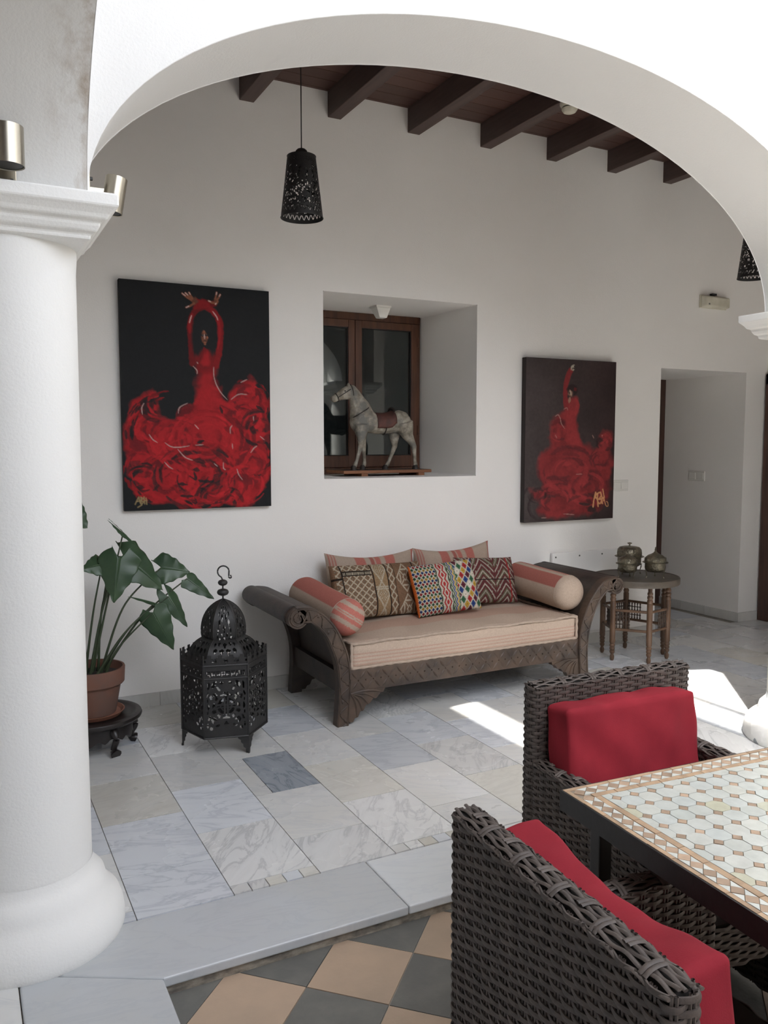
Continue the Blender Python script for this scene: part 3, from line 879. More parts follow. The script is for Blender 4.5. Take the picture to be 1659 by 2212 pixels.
# ---- bolsters
def bolster(label, A, B, r, colour, n=96):
    A, B = Vector(A), Vector(B); ax = (B - A).normalized(); L = (B - A).length
    sd = ax.cross(Vector((0, 0, 1))).normalized(); up = sd.cross(ax)
    rings = []; meta = []
    prof = [(r * max(0.01, math.sin(th)) ** 0.85, 0.035 - 0.075 * math.cos(th)) for th in np.linspace(0, PI / 2, 26)] + [(r * (1 + 0.008 * math.sin(9 * t)), 0.04 + (L - 0.08) * t) for t in np.linspace(0.03, 0.97, 30)] + [(r, L - 0.04), (r * 0.99, L - 0.016), (r * 0.93, L + 0.002), (r * 0.6, L + 0.02), (r * 0.02, L + 0.028)]
    for rr, t in prof:
        rings.append([A + ax * t + (sd * math.cos(2 * PI * k / n) + up * math.sin(2 * PI * k / n)) * rr for k in range(n)])
        for k in range(n): meta.append((rr / r, t, 2 * PI * k / n))
    m = MB().loft(rings)
    o = thing('bolster_cushion', label, 'cushion', (A.x, A.y, A.z - r), 'bolsters at the ends of the daybed')
    body = m.build('cover', MAT['fabric'], o, 179)
    set_colors(body.data, colour(np.array(meta), L))
    rp = [A + ax * 0.035 + (sd * math.cos(2 * PI * k / 48) + up * math.sin(2 * PI * k / 48)) * r * 0.995 for k in range(48)]
    MB().tube(rp, 0.0022, 5, True).build('seam', MAT['piping'], o, 179)
    return o
def col_left(mt, L):
    out = np.tile(BEIGE * 0.86, (len(mt), 1)); t = mt[:, 1]; a = mt[:, 2]; rr = mt[:, 0]
    body = t > 0.034
    red = body & (a > 1.25) & (a < 2.55)
    out[red] = ROSE
    out[body & (a > 1.05) & (a < 1.12)] = ROSE * 1.1
    end = ~body
    q = rr * np.cos(a - 1.0)                      # stripes across the end disc
    st = end & (((q > -0.95) & (q < -0.42)) | ((q > -0.18) & (q < 0.02)) | ((q > 0.22) & (q < 0.5)) | ((q > 0.72) & (q < 0.97)) | ((q > 0.10) & (q < 0.14)))
    out[st] = ROSE * 1.15
    return out
def col_right(mt, L):
    out = np.tile(BEIGE * 0.95, (len(mt), 1)); t = mt[:, 1]; a = mt[:, 2]
    body = t > 0.034
    out[body & (a > 1.9) & (a < 2.75)] = ROSE * 0.9
    out[body & (a > 1.25) & (a < 1.55)] = ROSE * 1.1
    out[body & (a > 1.60) & (a < 1.64)] = ROSE
    return out
bolster('striped bolster with red and beige end leaning on the left scrolled arm', (1.815, 3.90, 0.543), (1.768, 4.43, 0.597), 0.101, col_left)
bolster('striped bolster with plain beige end leaning on the right scrolled arm', (3.300, 3.90, 0.551), (3.285, 4.43, 0.577), 0.108, col_right)

# ---- striped back pillows
def striped(u, v, sd):
    c = np.tile(BEIGE * 0.82, (len(u), 1))
    for a, b, k in ((0.30, 0.42, 1.0), (0.475, 0.52, 0.8), (0.53, 0.585, 1.0), (0.635, 0.75, 1.05), (0.02, 0.03, 0.9), (0.05, 0.06, 0.9), (0.075, 0.085, 0.9), (0.965, 0.972, 0.9), (0.985, 0.992, 0.9)):
        s_ = (u > a) & (u < b); c[s_] = ROSE * k
    return c
def lean(cx, cy, cz, tilt, roll=0.0, yaw=0.0):
    x = Vector((math.cos(roll) * math.cos(yaw), math.cos(roll) * math.sin(yaw), math.sin(roll)))
    z = Vector((math.sin(yaw) * math.cos(tilt), -math.cos(yaw) * math.cos(tilt), math.sin(tilt)))
    y = z.cross(x)
    return frame((cx, cy, cz), x, y)
pillow('back_pillow', 0.302, 0.185, 0.062, lean(2.228, 4.475, 0.626, 0.16, -0.01), striped, MAT['fabric'], 'striped pink and beige back pillow behind the brown kilim cushion', 'cushion', 'striped back pillows on the daybed', sag=0.16)
pillow('back_pillow', 0.286, 0.190, 0.062, lean(2.822, 4.478, 0.628, 0.16, 0.03), striped, MAT['fabric'], 'striped pink and beige back pillow behind the multicoloured kilim cushion', 'cushion', 'striped back pillows on the daybed', sag=0.16)

# ---- kilim cushions: woven patterns
def tri(x): return np.abs((x % 1.0) - 0.5) * 2
def kil_brown(u, v, sd):
    base = np.array([0.155, 0.092, 0.055]); cream = np.array([0.36, 0.31, 0.235]); dark = np.array([0.022, 0.016, 0.013])
    c = np.tile(base, (len(u), 1))
    def bandm(a, b): return (u >= a) & (u < b)
    def lattice(k, uu, vv, nu, nv, w):
        a = np.abs(((uu * nu + vv * nv) % 1) - 0.5) ; b = np.abs(((uu * nu - vv * nv) % 1) - 0.5)
        return k & ((a > 0.5 - w) | (b > 0.5 - w))
    k = bandm(0.03, 0.40); c[lattice(k, u, v, 13, 7, 0.12)] = cream
    a_ = np.abs(((u * 13 + v * 7) % 1) - 0.5); b_2 = np.abs(((u * 13 - v * 7) % 1) - 0.5); c[k & (a_ < 0.14) & (b_2 < 0.14)] = cream * 0.55
    c[k & (a_ < 0.07) & (b_2 < 0.07)] = dark
    s_ = bandm(0.10, 0.40) & (v > 0.76) & (v < 0.86); c[s_] = dark
    s_ = bandm(0.10, 0.40) & (v > 0.785) & (v < 0.835) & (np.sin(u * 420) > 0); c[s_] = cream
    s_ = bandm(0.0, 0.10) & (v > 0.70) & (v < 0.74); c[s_] = dark
    # triangles column
    k = bandm(0.42, 0.56); uu = (u - 0.42) / 0.14
    c[k] = np.array([0.24, 0.16, 0.09])
    t = tri(v * 2.0 + 0.25); e = np.abs(np.abs(uu - 0.5) * 2 - t)
    c[k & (e < 0.12)] = cream
    inn = k & (np.abs(uu - 0.5) * 2 < t - 0.2) & (np.sin(u * 260) * np.sin(v * 110) > 0.1); c[inn] = cream * 0.9
    for vv in (0.48, 0.52): c[k & (np.abs(v - vv) < 0.012)] = cream
    # zigzag chain
    k = bandm(0.575, 0.645); uu = (u - 0.61) / 0.035
    c[k & (np.abs(np.abs(uu) - tri(v * 6) * 0.9) < 0.22)] = cream
    # large hooked medallion
    k = bandm(0.66, 0.88); du = (u - 0.77) / 0.11; dv = ((v * 1.65 + 0.38) % 1.0 - 0.5) * 2
    dd = np.abs(du) + np.abs(dv)
    ring = k & (((dd > 0.84) & (dd < 0.98)) | ((dd > 0.16) & (dd < 0.28)))
    c[ring] = cream
    hook = k & (dd > 0.30) & (dd < 0.86) & (((np.abs(np.abs(du) - np.abs(dv)) < 0.07)) | ((np.abs(np.abs(du) - 0.52) < 0.055) & (np.abs(dv) < 0.30)) | ((np.abs(np.abs(dv) - 0.52) < 0.055) & (np.abs(du) < 0.30)))
    c[hook] = cream
    k = bandm(0.90, 1.0); c[k & (np.abs(np.abs(u - 0.95) / 0.05 - tri(v * 5)) < 0.2)] = cream * 0.8
    for a in (0.412, 0.566, 0.652, 0.89, 0.09): c[np.abs(u - a) < 0.005] = dark
    if sd < 0: c[:] = base
    return c
def kil_multi(u, v, sd):
    white = np.array([0.42, 0.39, 0.325]); pal = [np.array(q) for q in ((0.30, 0.03, 0.03), (0.035, 0.10, 0.05), (0.025, 0.05, 0.16), (0.40, 0.24, 0.04), (0.55, 0.50, 0.42), (0.09, 0.02, 0.03))]
    c = np.tile(np.array([0.09, 0.08, 0.07]), (len(u), 1))
    # left: small cream lattice over coloured dots
    k = u < 0.34; a = (u * 17 + v * 11); b = (u * 17 - v * 11)
    fa, fb = np.abs((a % 1) - 0.5), np.abs((b % 1) - 0.5)
    idx = (np.floor(a) * 3 + np.floor(b) * 5).astype(int) % 4
    for i in range(4): c[k & (idx == i)] = pal[(1, 3, 2, 0)[i]] * 0.55
    c[k & ((fa > 0.37) | (fb > 0.37))] = white
    # red diamond chain
    k = (u >= 0.34) & (u < 0.53); uu = (u - 0.435) / 0.09; z = tri(v * 5.5)
    c[k] = white
    c[k & (np.abs(np.abs(uu) - (0.22 + 0.38 * z)) < 0.13)] = pal[0]
    c[k & (np.abs(uu) < 0.10 + 0.3 * (z - 0.5)) & (z > 0.5)] = pal[0]
    c[k & (np.abs(uu) > 0.75 + 0.2 * z)] = np.array([0.05, 0.06, 0.04])
    # green zigzag
    k = (u >= 0.53) & (u < 0.64); z = tri(v * 9) * 0.05
    c[k] = white
    for i, (o_, q) in enumerate(((0.535, 1), (0.565, 2), (0.595, 3), (0.62, 1))): c[k & (np.abs(u - o_ - z * 0.5) < 0.009)] = pal[q]
    # big diamonds outlined in cream
    k = u >= 0.64; a = (u * 9.5 + v * 5.2); b = (u * 9.5 - v * 5.2)
    fa, fb = np.abs((a % 1) - 0.5), np.abs((b % 1) - 0.5)
    idx = ((np.floor(a) + np.floor(b)).astype(int) * 2 + np.floor(a).astype(int)) % 6
    for i in range(6): c[k & (idx == i)] = pal[i]
    c[k & ((fa > 0.40) | (fb > 0.40))] = white
    c[k & (fa < 0.09) & (fb < 0.09)] *= 0.4
    if sd < 0: c[:] = np.array([0.55, 0.12, 0.03])
    edge = (u < 0.012); c[edge] = np.array([0.55, 0.13, 0.03])
    return c
def kil_dark(u, v, sd):
    white = np.array([0.34, 0.30, 0.25]); wine = np.array([0.10, 0.03, 0.03]); green = np.array([0.10, 0.11, 0.06])
    c = np.tile(wine, (len(u), 1))
    z = tri(u * 2.6)
    for k in range(-2, 9):
        d = np.abs(v - (z * 0.34 + k * 0.145 - 0.1)); c[d < 0.022] = white if k % 2 else white * 0.75
        if k % 3 == 0: c[(d > 0.03) & (d < 0.06)] = green
    br_ = np.abs(((u * 2.6) % 1) - 0.5); c[(br_ < 0.03)] = wine; c[(np.abs(br_ - 0.20) < 0.022) & (np.sin(v * 42) > -0.2)] = white * 0.8
    k = (u > 0.84) & (u < 0.87); c[k] = np.array([0.25, 0.03, 0.03])
    c[np.abs(v - 0.48) < 0.010] = np.array([0.02, 0.015, 0.015])
    if sd < 0: c[:] = np.array([0.55, 0.14, 0.04])
    return c
pillow('kilim_cushion', 0.305, 0.160, 0.060, lean(2.190, 4.30, 0.602, 0.38, -0.02, 0.03), kil_brown, MAT['kilim'], 'long brown kilim cushion with cream lattice and medallion', 'cushion', 'kilim cushions on the daybed', 150, 0.03)
pillow('kilim_cushion', 0.215, 0.155, 0.058, lean(2.575, 4.185, 0.602, 0.40, 0.05, -0.03), kil_multi, MAT['kilim'], 'multicoloured diamond kilim cushion with orange edge', 'cushion', 'kilim cushions on the daybed', 170, 0.02)
pillow('kilim_cushion', 0.225, 0.150, 0.055, lean(2.965, 4.325, 0.596, 0.36, -0.06, 0.02), kil_dark, MAT['kilim'], 'dark wine red kilim cushion with white zigzags beside the right bolster', 'cushion', 'kilim cushions on the daybed', 150, 0.03)

# ================================================================== PAINTINGS
def vnoise(u, v, scale, seed, octaves=4):
    out = np.zeros_like(u); amp = 1.0; tot = 0.0
    for o in range(octaves):
        r = np.random.default_rng(seed + o * 17).random((64, 64)); s_ = scale * 2 ** o
        x = u * s_; y = v * s_; xi = np.floor(x).astype(int); yi = np.floor(y).astype(int)
        fx = x - xi; fy = y - yi; fx = fx * fx * (3 - 2 * fx); fy = fy * fy * (3 - 2 * fy)
        g_ = lambda a, b: r[a % 64, b % 64]
        out += amp * ((g_(xi, yi) * (1 - fx) + g_(xi + 1, yi) * fx) * (1 - fy) + (g_(xi, yi + 1) * (1 - fx) + g_(xi + 1, yi + 1) * fx) * fy)
        tot += amp; amp *= 0.55
    return out / tot

class Canvas:
    """paint on a grid of canvas points; strokes are given in view coordinates of the picture plane"""
    def __init__(s, nx, ny, asp, quad, bgc):
        s.nx, s.ny, s.quad, s.asp = nx, ny, quad, asp
        s.u, s.v = np.meshgrid(np.linspace(0, 1, nx), np.linspace(0, 1, ny))   # v down
        s.img = np.ones((ny, nx, 3)) * np.array(bgc)
    def q(s, pts):
        (x0, y0), (x1, y1), (x2, y2), (x3, y3) = s.quad          # TL TR BR BL
        out = []
        for x, y in pts:
            u, v = 0.5, 0.5
            for _ in range(12):
                xl, xr = x0 + (x3 - x0) * v, x1 + (x2 - x1) * v
                u = (x - xl) / (xr - xl)
                yt, yb = y0 + (y1 - y0) * u, y3 + (y2 - y3) * u
                v = (y - yt) / (yb - yt)
            out.append((u, v * s.asp))
        return np.array(out)
    def dist(s, P, X, Y):
        d = np.full(X.shape, 9.0); tt = np.zeros(X.shape); n = len(P) - 1
        for i in range(n):
            a, b = P[i], P[i + 1]; ab = b - a; L = ab @ ab + 1e-12
            t = np.clip(((X - a[0]) * ab[0] + (Y - a[1]) * ab[1]) / L, 0, 1)
            e = np.hypot(X - a[0] - ab[0] * t, Y - a[1] - ab[1] * t)
            k = e < d; d = np.where(k, e, d); tt = np.where(k, (i + t) / n, tt)
        return d, tt
    def stroke(s, pts, w, c, alpha=1.0, rough=0.35, taper=True, seed=1, smooth=True):
        P = s.q(pts)
        if smooth and len(P) > 2: P = np.array(smooth_path(P, len(P) * 5))
        mg = w * 2.2 + 0.01
        i0, i1 = max(0, int((P[:, 0].min() - mg) * (s.nx - 1))), min(s.nx, int((P[:, 0].max() + mg) * (s.nx - 1)) + 2)
        j0, j1 = max(0, int((P[:, 1].min() - mg) / s.asp * (s.ny - 1))), min(s.ny, int((P[:, 1].max() + mg) / s.asp * (s.ny - 1)) + 2)
        if i1 <= i0 or j1 <= j0: return
        u, v = s.u[j0:j1, i0:i1], s.v[j0:j1, i0:i1]
        d, t = s.dist(P, u, v * s.asp)
        ww = w * (np.sin(np.pi * np.clip(t * 0.9 + 0.05, 0, 1)) ** 0.5 if taper else 1.0)
        nz = vnoise(u, v * s.asp, 40, seed, 3) - 0.5
        m = np.clip((ww * (1 + rough * 2 * nz) - d) / (0.35 * w + 0.0012) + 0.5, 0, 1) * alpha
        s.img[j0:j1, i0:i1] = s.img[j0:j1, i0:i1] * (1 - m[..., None]) + np.array(c) * m[..., None]
    def fill(s, pts, c, alpha=1.0, edge=0.01, warp=0.02, seed=3):
        P = s.q(pts); P = np.array(smooth_path(np.vstack([P, P[:1]]), len(P) * 5))
        X = s.u + warp * (vnoise(s.u, s.v * s.asp, 14, seed, 3) - 0.5) * 2; Y = s.v * s.asp + warp * (vnoise(s.u, s.v * s.asp, 14, seed + 50, 3) - 0.5) * 2
        ins = np.zeros(X.shape, bool)
        for i in range(len(P) - 1):
            (xa, ya), (xb, yb) = P[i], P[i + 1]
            c_ = (ya > Y) != (yb > Y)
            with np.errstate(divide='ignore', invalid='ignore'): ins ^= c_ & (X < (xb - xa) * (Y - ya) / (yb - ya + 1e-12) + xa)
        d = np.full(X.shape, 9.0)
        for i in range(len(P) - 1):
            a, b = P[i], P[i + 1]; ab = b - a; t = np.clip(((X - a[0]) * ab[0] + (Y - a[1]) * ab[1]) / (ab @ ab + 1e-12), 0, 1)
            d = np.minimum(d, np.hypot(X - a[0] - ab[0] * t, Y - a[1] - ab[1] * t))
        m = np.clip(0.5 + np.where(ins, d, -d) / edge, 0, 1)
        s.mask = m
        m = m * alpha
        cc = c if isinstance(c, np.ndarray) and c.ndim == 3 else np.array(c)
        s.img = s.img * (1 - m[..., None]) + cc * m[..., None]
    def swirl(s, centres, c, n, rr, w, alpha, seed):
        rg = np.random.default_rng(seed)
        for _ in range(n):
            cx_, cy_, r0 = centres[rg.integers(len(centres))]
            r = r0 * rg.uniform(*rr); a = rg.uniform(0, 6.28); sp = rg.uniform(0.5, 1.4)
            pts = [(cx_ + r * math.cos(a + sp * k / 5), cy_ + r * 0.85 * math.sin(a + sp * k / 5)) for k in range(6)]
            s.stroke(pts, w * rg.uniform(0.4, 1.6), np.array(c) * rg.uniform(0.7, 1.25), alpha * rg.uniform(0.5, 1), 0.6, True, int(rg.integers(999)))

def hang(name, label, X0, X1, Z0, Z1, yf, cv_, thick_mat):
    t = thing(name, label, 'painting', ((X0 + X1) / 2, YW, Z0), 'flamenco paintings on the white wall')
    MB().box(X0, X1, yf + 0.0015, YW - 0.002, Z0, Z1).build('stretcher', thick_mat, t, None, 0.003)
    nx, ny = cv_.nx, cv_.ny
    m = MB()
    relief = 0.0006 * (cv_.img.sum(-1) > 0.2)
    for j in range(ny):
        for i in range(nx):
            m.v.append((X0 + (X1 - X0) * i / (nx - 1), yf - relief[j, i], Z1 - (Z1 - Z0) * j / (ny - 1)))
    for j in range(ny - 1):
        for i in range(nx - 1):
            a = j * nx + i; m.f.append((a, a + nx, a + nx + 1, a + 1))
    o = m.build('painted_canvas', MAT['paint'], t, 179)
    set_colors(o.data, cv_.img.reshape(-1, 3))
    return t
MAT['paint'] = attr_mat('acrylic_paint', rough=0.62, bump=0.35, bscale=120, mottled=0.10, bdist=0.002, spec=0.22)
MAT['canvas_edge'] = mat('black_canvas_edge', (0.012, 0.010, 0.010), rough=0.7)
MAT['canvas_edge2'] = mat('dark_canvas_edge', (0.022, 0.014, 0.013), rough=0.7)
RED = np.array([0.37, 0.010, 0.014]); DRED = np.array([0.13, 0.006, 0.009]); BLK = np.array([0.0085, 0.0095, 0.0105]); SKIN = np.array([0.24, 0.085, 0.045]); LITE = np.array([0.62, 0.42, 0.38])

c1 = Canvas(250, 372, 1.49, ((75, 75), (1405, 208), (1412, 2105), (103, 2148)), BLK)
tex = vnoise(c1.u, c1.v * 1.49, 9, 11, 5)[..., None]
redtex = RED * (0.55 + 0.75 * tex) * (0.7 + 0.6 * vnoise(c1.u, c1.v * 1.49, 30, 4, 3)[..., None])
skirt = [(740, 1060), (735, 1140), (690, 1190), (640, 1178), (575, 1240), (540, 1330), (470, 1330), (380, 1250), (360, 1060), (290, 1090), (200, 1150), (165, 1270), (130, 1420), (125, 1560), (130, 1720), (150, 1830), (190, 1930), (200, 2030), (330, 2075), (520, 2060), (640, 2110), (800, 2090), (930, 2070), (1080, 2110), (1200, 2080), (1290, 2020), (1370, 1900), (1395, 1700), (1390, 1500), (1375, 1350), (1392, 1200), (1360, 1070), (1290, 990), (1210, 965), (1120, 1010), (1050, 1080), (1020, 1150), (960, 1120), (920, 1040)]
c1.fill(skirt, redtex, 1.0, 0.03, 0.035, 5)
sk_mask = c1.mask.copy(); before = c1.img.copy()
cent = [(360, 1420, 230), (560, 1500, 260), (800, 1500, 420), (1150, 1300, 210), (1220, 1720, 200), (500, 1850, 260), (900, 1900, 330), (1180, 1120, 140), (250, 1700, 260)]
c1.swirl(cent, DRED, 170, (0.3, 1.1), 0.016, 0.85, 21)
c1.swirl(cent, RED * 1.15, 130, (0.2, 1.05), 0.014, 0.9, 22)
c1.swirl([(420, 1180, 180), (700, 1860, 380), (1310, 1400, 190), (250, 1850, 170), (1000, 2080, 300)], BLK, 110, (0.2, 1.05), 0.012, 0.9, 23)
c1.img = before * (1 - sk_mask[..., None]) + c1.img * sk_mask[..., None]
# solid red of the dress running down into the skirt
c1.fill([(745, 880), (735, 1000), (742, 1130), (720, 1260), (730, 1420), (810, 1560), (900, 1500), (930, 1330), (905, 1160), (890, 1000), (892, 870), (850, 830)], RED * 1.02, 0.9, 0.06, 0.03, 8)
c1.swirl([(820, 1500, 330), (830, 1750, 300)], RED * 0.6, 26, (0.3, 1.0), 0.010, 0.6, 24)
c1.swirl([(820, 1500, 330), (700, 1800, 380), (1150, 1900, 260)], RED * 1.2, 40, (0.3, 1.0), 0.008, 0.7, 25)
# ragged flying edges of the skirt
rg_ = np.random.default_rng(77)
for (cx_, cy_, rr_, a0_, a1_) in ((470, 1420, 330, 2.7, 4.6), (1200, 1200, 210, 4.2, 6.6), (1200, 1650, 210, -0.9, 1.2), (430, 1780, 310, 1.7, 3.3), (820, 1750, 350, 0.6, 2.4)):
    for _ in range(26):
        a_ = rg_.uniform(a0_, a1_); r_ = rr_ * rg_.uniform(0.82, 1.10); sp_ = rg_.uniform(0.12, 0.35)
        c1.stroke([(cx_ + r_ * math.cos(a_ + sp_ * q), cy_ + r_ * math.sin(a_ + sp_ * q)) for q in (0, 0.5, 1)], rg_.uniform(0.004, 0.012), (RED * rg_.uniform(0.4, 1.1)) if rg_.random() < 0.55 else BLK, 0.85, 0.8, True, int(rg_.integers(999)))
c1.fill([(700, 780), (720, 860), (740, 900), (890, 900), (905, 800), (880, 740), (810, 700), (740, 740)], RED * 0.55, 0.85, 0.03, 0.02, 9)
c1.fill([(765, 830), (820, 720), (845, 760), (850, 840), (800, 850)], RED, 0.95, 0.02, 0.01, 10)
# raised arms crossing over the head
c1.stroke([(905, 850), (935, 720), (950, 560), (935, 450), (880, 370), (800, 320), (735, 285)], 0.021, RED * 0.62, 0.95, 0.3, False, 31)
c1.stroke([(925, 700), (945, 560), (925, 440), (870, 365)], 0.010, RED * 0.85, 0.9, 0.3, True, 32)
c1.stroke([(692, 830), (685, 700), (676, 540), (690, 430), (740, 355), (820, 330), (900, 300)], 0.018, RED * 0.42, 0.9, 0.4, False, 33)
c1.stroke([(674, 560), (672, 470), (700, 390)], 0.012, RED * 0.75, 0.8, 0.3, True, 34)
c1.stroke([(720, 340), (790, 300), (850, 330)], 0.028, RED * 0.62, 0.9, 0.3, True, 35)
c1.stroke([(880, 372), (915, 420), (925, 450)], 0.004, LITE, 0.8, 0.2)
c1.stroke([(692, 405), (680, 440), (672, 470)], 0.004, LITE, 0.8, 0.2)
# hands
c1.stroke([(740, 285), (700, 275)], 0.026, SKIN * 0.55, 0.95, 0.3, True, 36, False); c1.stroke([(900, 290), (925, 270)], 0.020, SKIN * 0.6, 0.9, 0.3, True, 37, False)
for a, b in (((690, 270), (612, 212)), ((700, 262), (640, 208)), ((700, 250), (672, 205)), ((715, 300), (645, 335)), ((905, 262), (918, 208)), ((922, 270), (950, 228)), ((895, 300), (845, 280)), ((928, 285), (905, 310))):
    c1.stroke([a, ((a[0] + b[0]) / 2, (a[1] + b[1]) / 2 + 4), b], 0.0065, SKIN, 0.95, 0.2, False, 38); c1.stroke([((a[0] + b[0] * 2) / 3, (a[1] + b[1] * 2) / 3), b], 0.0035, LITE, 0.9, 0.2, False, 39, False)
# hair and face
c1.fill([(700, 480), (760, 390), (840, 380), (900, 460), (915, 600), (880, 760), (850, 700), (790, 690), (740, 760), (700, 700), (688, 580)], BLK * 1.2, 1.0, 0.02, 0.01, 12)
c1.stroke([(798, 552), (804, 600), (806, 648)], 0.021, SKIN * 0.7, 0.95, 0.2, True, 41)
c1.stroke([(799, 540), (804, 560)], 0.008, SKIN * 1.3, 0.8, 0.2, True, 42, False); c1.stroke([(804, 570), (806, 612)], 0.0045, LITE * 0.8, 0.9, 0.2, True, 43, False)
for ex in (786, 822): c1.stroke([(ex - 9, 580), (ex + 9, 580)], 0.009, BLK, 0.95, 0.2, True, 44, False); c1.stroke([(ex, 577), (ex + 3, 577)], 0.003, LITE * 0.6, 0.8, 0.1, True, 45, False)
c1.stroke([(794, 632), (822, 632)], 0.004, BLK, 0.9, 0.2, True, 46, False); c1.stroke([(798, 640), (820, 641)], 0.004, SKIN * 1.6, 0.8, 0.2, True, 47, False); c1.stroke([(808, 655), (812, 662)], 0.008, SKIN * 1.4, 0.8, 0.2, True, 48, False)
c1.stroke([(828, 590), (832, 610)], 0.006, SKIN * 1.5, 0.8, 0.2, True, 49, False); c1.stroke([(800, 690), (815, 740)], 0.012, RED * 0.6, 0.7)
# light edges and highlights
for pts in ([(700, 850), (735, 890), (735, 920)], [(885, 860), (885, 930), (905, 1010), (950, 1090), (1005, 1150)], [(1040, 1150), (1110, 1105), (1190, 1108)], [(565, 1270), (580, 1215), (650, 1178)], [(262, 1275), (255, 1220), (275, 1175)], [(315, 1455), (345, 1500), (385, 1528)], [(450, 1530), (500, 1565), (570, 1572), (660, 1560)], [(715, 1555), (785, 1550)], [(445, 1705), (480, 1745), (515, 1768)], [(1032, 1455), (1030, 1410), (1048, 1380)], [(1048, 1540), (1052, 1590)], [(1250, 1340), (1248, 1300)], [(1090, 1770), (1105, 1820), (1140, 1868)], [(965, 1710), (965, 1760), (985, 1778)], [(1220, 1625), (1250, 1585), (1280, 1565)], [(735, 815), (745, 830)], [(1130, 1000), (1190, 975)], [(1310, 1480), (1350, 1510)], [(710, 1370), (745, 1410)], [(560, 1590), (620, 1660), (690, 1690)], [(880, 1720), (910, 1745)]):
    c1.stroke(pts, 0.0036, LITE * 0.85, 0.75, 0.3, True, 51)
for pts in ([(735, 1530), (790, 1515)], [(660, 1830), (710, 1860), (700, 1800)], [(740, 1870), (800, 1885), (870, 1880)], [(560, 1900), (640, 1910)], [(940, 1210), (960, 1270)], [(1280, 1210), (1340, 1250)], [(580, 2010), (690, 2015)]):
    c1.stroke(pts, 0.009, BLK, 0.9, 0.9, True, 52)
GOLD = np.array([0.30, 0.22, 0.10])
for pts in ([(192, 2085), (222, 2018), (236, 2078)], [(203, 2060), (240, 2050)], [(240, 2022), (244, 2088)], [(240, 2022), (258, 2032), (243, 2050), (262, 2066), (244, 2088)], [(266, 2018), (272, 2082)], [(284, 2030), (290, 2085)], [(266, 2056), (290, 2050)], [(214, 2112), (246, 2092)]):
    c1.stroke(pts, 0.0038, GOLD, 0.9, 0.3, False, 53, False)
hang('dancer_painting', 'large canvas of a dancer in a swirling red dress on black', 0.799, 1.629, 1.099, 2.327, 4.580, c1, MAT['canvas_edge'])

c2 = Canvas(200, 284, 1.41, ((130, 78), (1297, 130), (1220, 2090), (88, 2148)), (0.04, 0.03, 0.03))
t2 = vnoise(c2.u, c2.v * 1.41, 4, 61, 5)[..., None]
c2.img = (np.array([0.060, 0.047, 0.046]) * (1 - c2.u[..., None]) + np.array([0.034, 0.020, 0.020]) * c2.u[..., None]) * (0.6 + 0.8 * t2)
R2 = np.array([0.235, 0.026, 0.028]); D2 = np.array([0.10, 0.018, 0.021])
sk2 = [(610, 720), (540, 760), (470, 830), (440, 930), (415, 1040), (430, 1180), (330, 1250), (270, 1340), (245, 1460), (290, 1580), (330, 1720), (250, 1750), (170, 1720), (220, 1840), (300, 1930), (240, 1990), (330, 2070), (520, 2080), (760, 2060), (930, 2020), (1060, 1950), (1160, 1780), (1190, 1560), (1220, 1400), (1200, 1250), (1235, 1130), (1210, 1010), (1130, 980), (1060, 1060), (1010, 1200), (900, 1180), (810, 1100), (760, 980), (745, 850), (770, 740), (690, 700)]
c2.fill(sk2, R2 * (0.5 + 0.9 * vnoise(c2.u, c2.v * 1.41, 7, 71, 4)[..., None]), 0.95, 0.05, 0.035, 15)
m2_ = c2.mask.copy(); bf = c2.img.copy()
cn = [(650, 1500, 380), (500, 1850, 330), (1080, 1350, 170), (560, 1000, 160), (900, 1700, 300), (1130, 1120, 110)]
c2.swirl(cn, D2, 90, (0.3, 1.05), 0.020, 0.7, 81); c2.swirl(cn, R2 * 1.35, 100, (0.2, 1.0), 0.018, 0.6, 82)
c2.img = bf * (1 - m2_[..., None]) + c2.img * m2_[..., None]
c2.swirl([(400, 1950, 240), (800, 1980, 300), (1100, 1150, 110), (250, 1800, 150)], np.array([0.03, 0.018, 0.018]), 30, (0.4, 1.1), 0.014, 0.7, 83)
c2.fill([(615, 640), (625, 720), (600, 900), (650, 1150), (800, 1150), (760, 960), (745, 840), (780, 700), (782, 610), (745, 560), (690, 560), (640, 600)], R2 * 1.25, 0.85, 0.03, 0.02, 16)
c2.stroke([(622, 680), (612, 560), (622, 430), (650, 310), (685, 240)], 0.026, R2 * 1.0, 0.95, 0.25, False, 91)
c2.stroke([(750, 590), (770, 680), (740, 790)], 0.020, R2 * 1.4, 0.85, 0.3, True, 92)
c2.stroke([(640, 470), (690, 450), (740, 470), (735, 530)], 0.030, np.array([0.020, 0.012, 0.012]), 0.9, 0.3, True, 93); c2.stroke([(735, 460), (750, 485)], 0.020, R2 * 0.55, 0.8)
c2.stroke([(672, 490), (690, 550)], 0.026, np.array([0.24, 0.13, 0.09]), 0.9, 0.3, True, 94, False); c2.stroke([(676, 485), (688, 545)], 0.009, np.array([0.55, 0.45, 0.34]), 0.8, 0.4, True, 95, False)
c2.stroke([(660, 515), (676, 520)], 0.007, np.array([0.02, 0.012, 0.012]), 0.9, 0.2, True, 96, False); c2.stroke([(672, 575), (660, 635)], 0.014, np.array([0.36, 0.22, 0.15]), 0.8, 0.4, True, 97)
for pts in ([(690, 232), (700, 190), (735, 170)], [(705, 235), (730, 225)], [(700, 205), (715, 190), (728, 200)]): c2.stroke(pts, 0.0075, np.array([0.42, 0.38, 0.30]), 0.9, 0.3, True, 98)
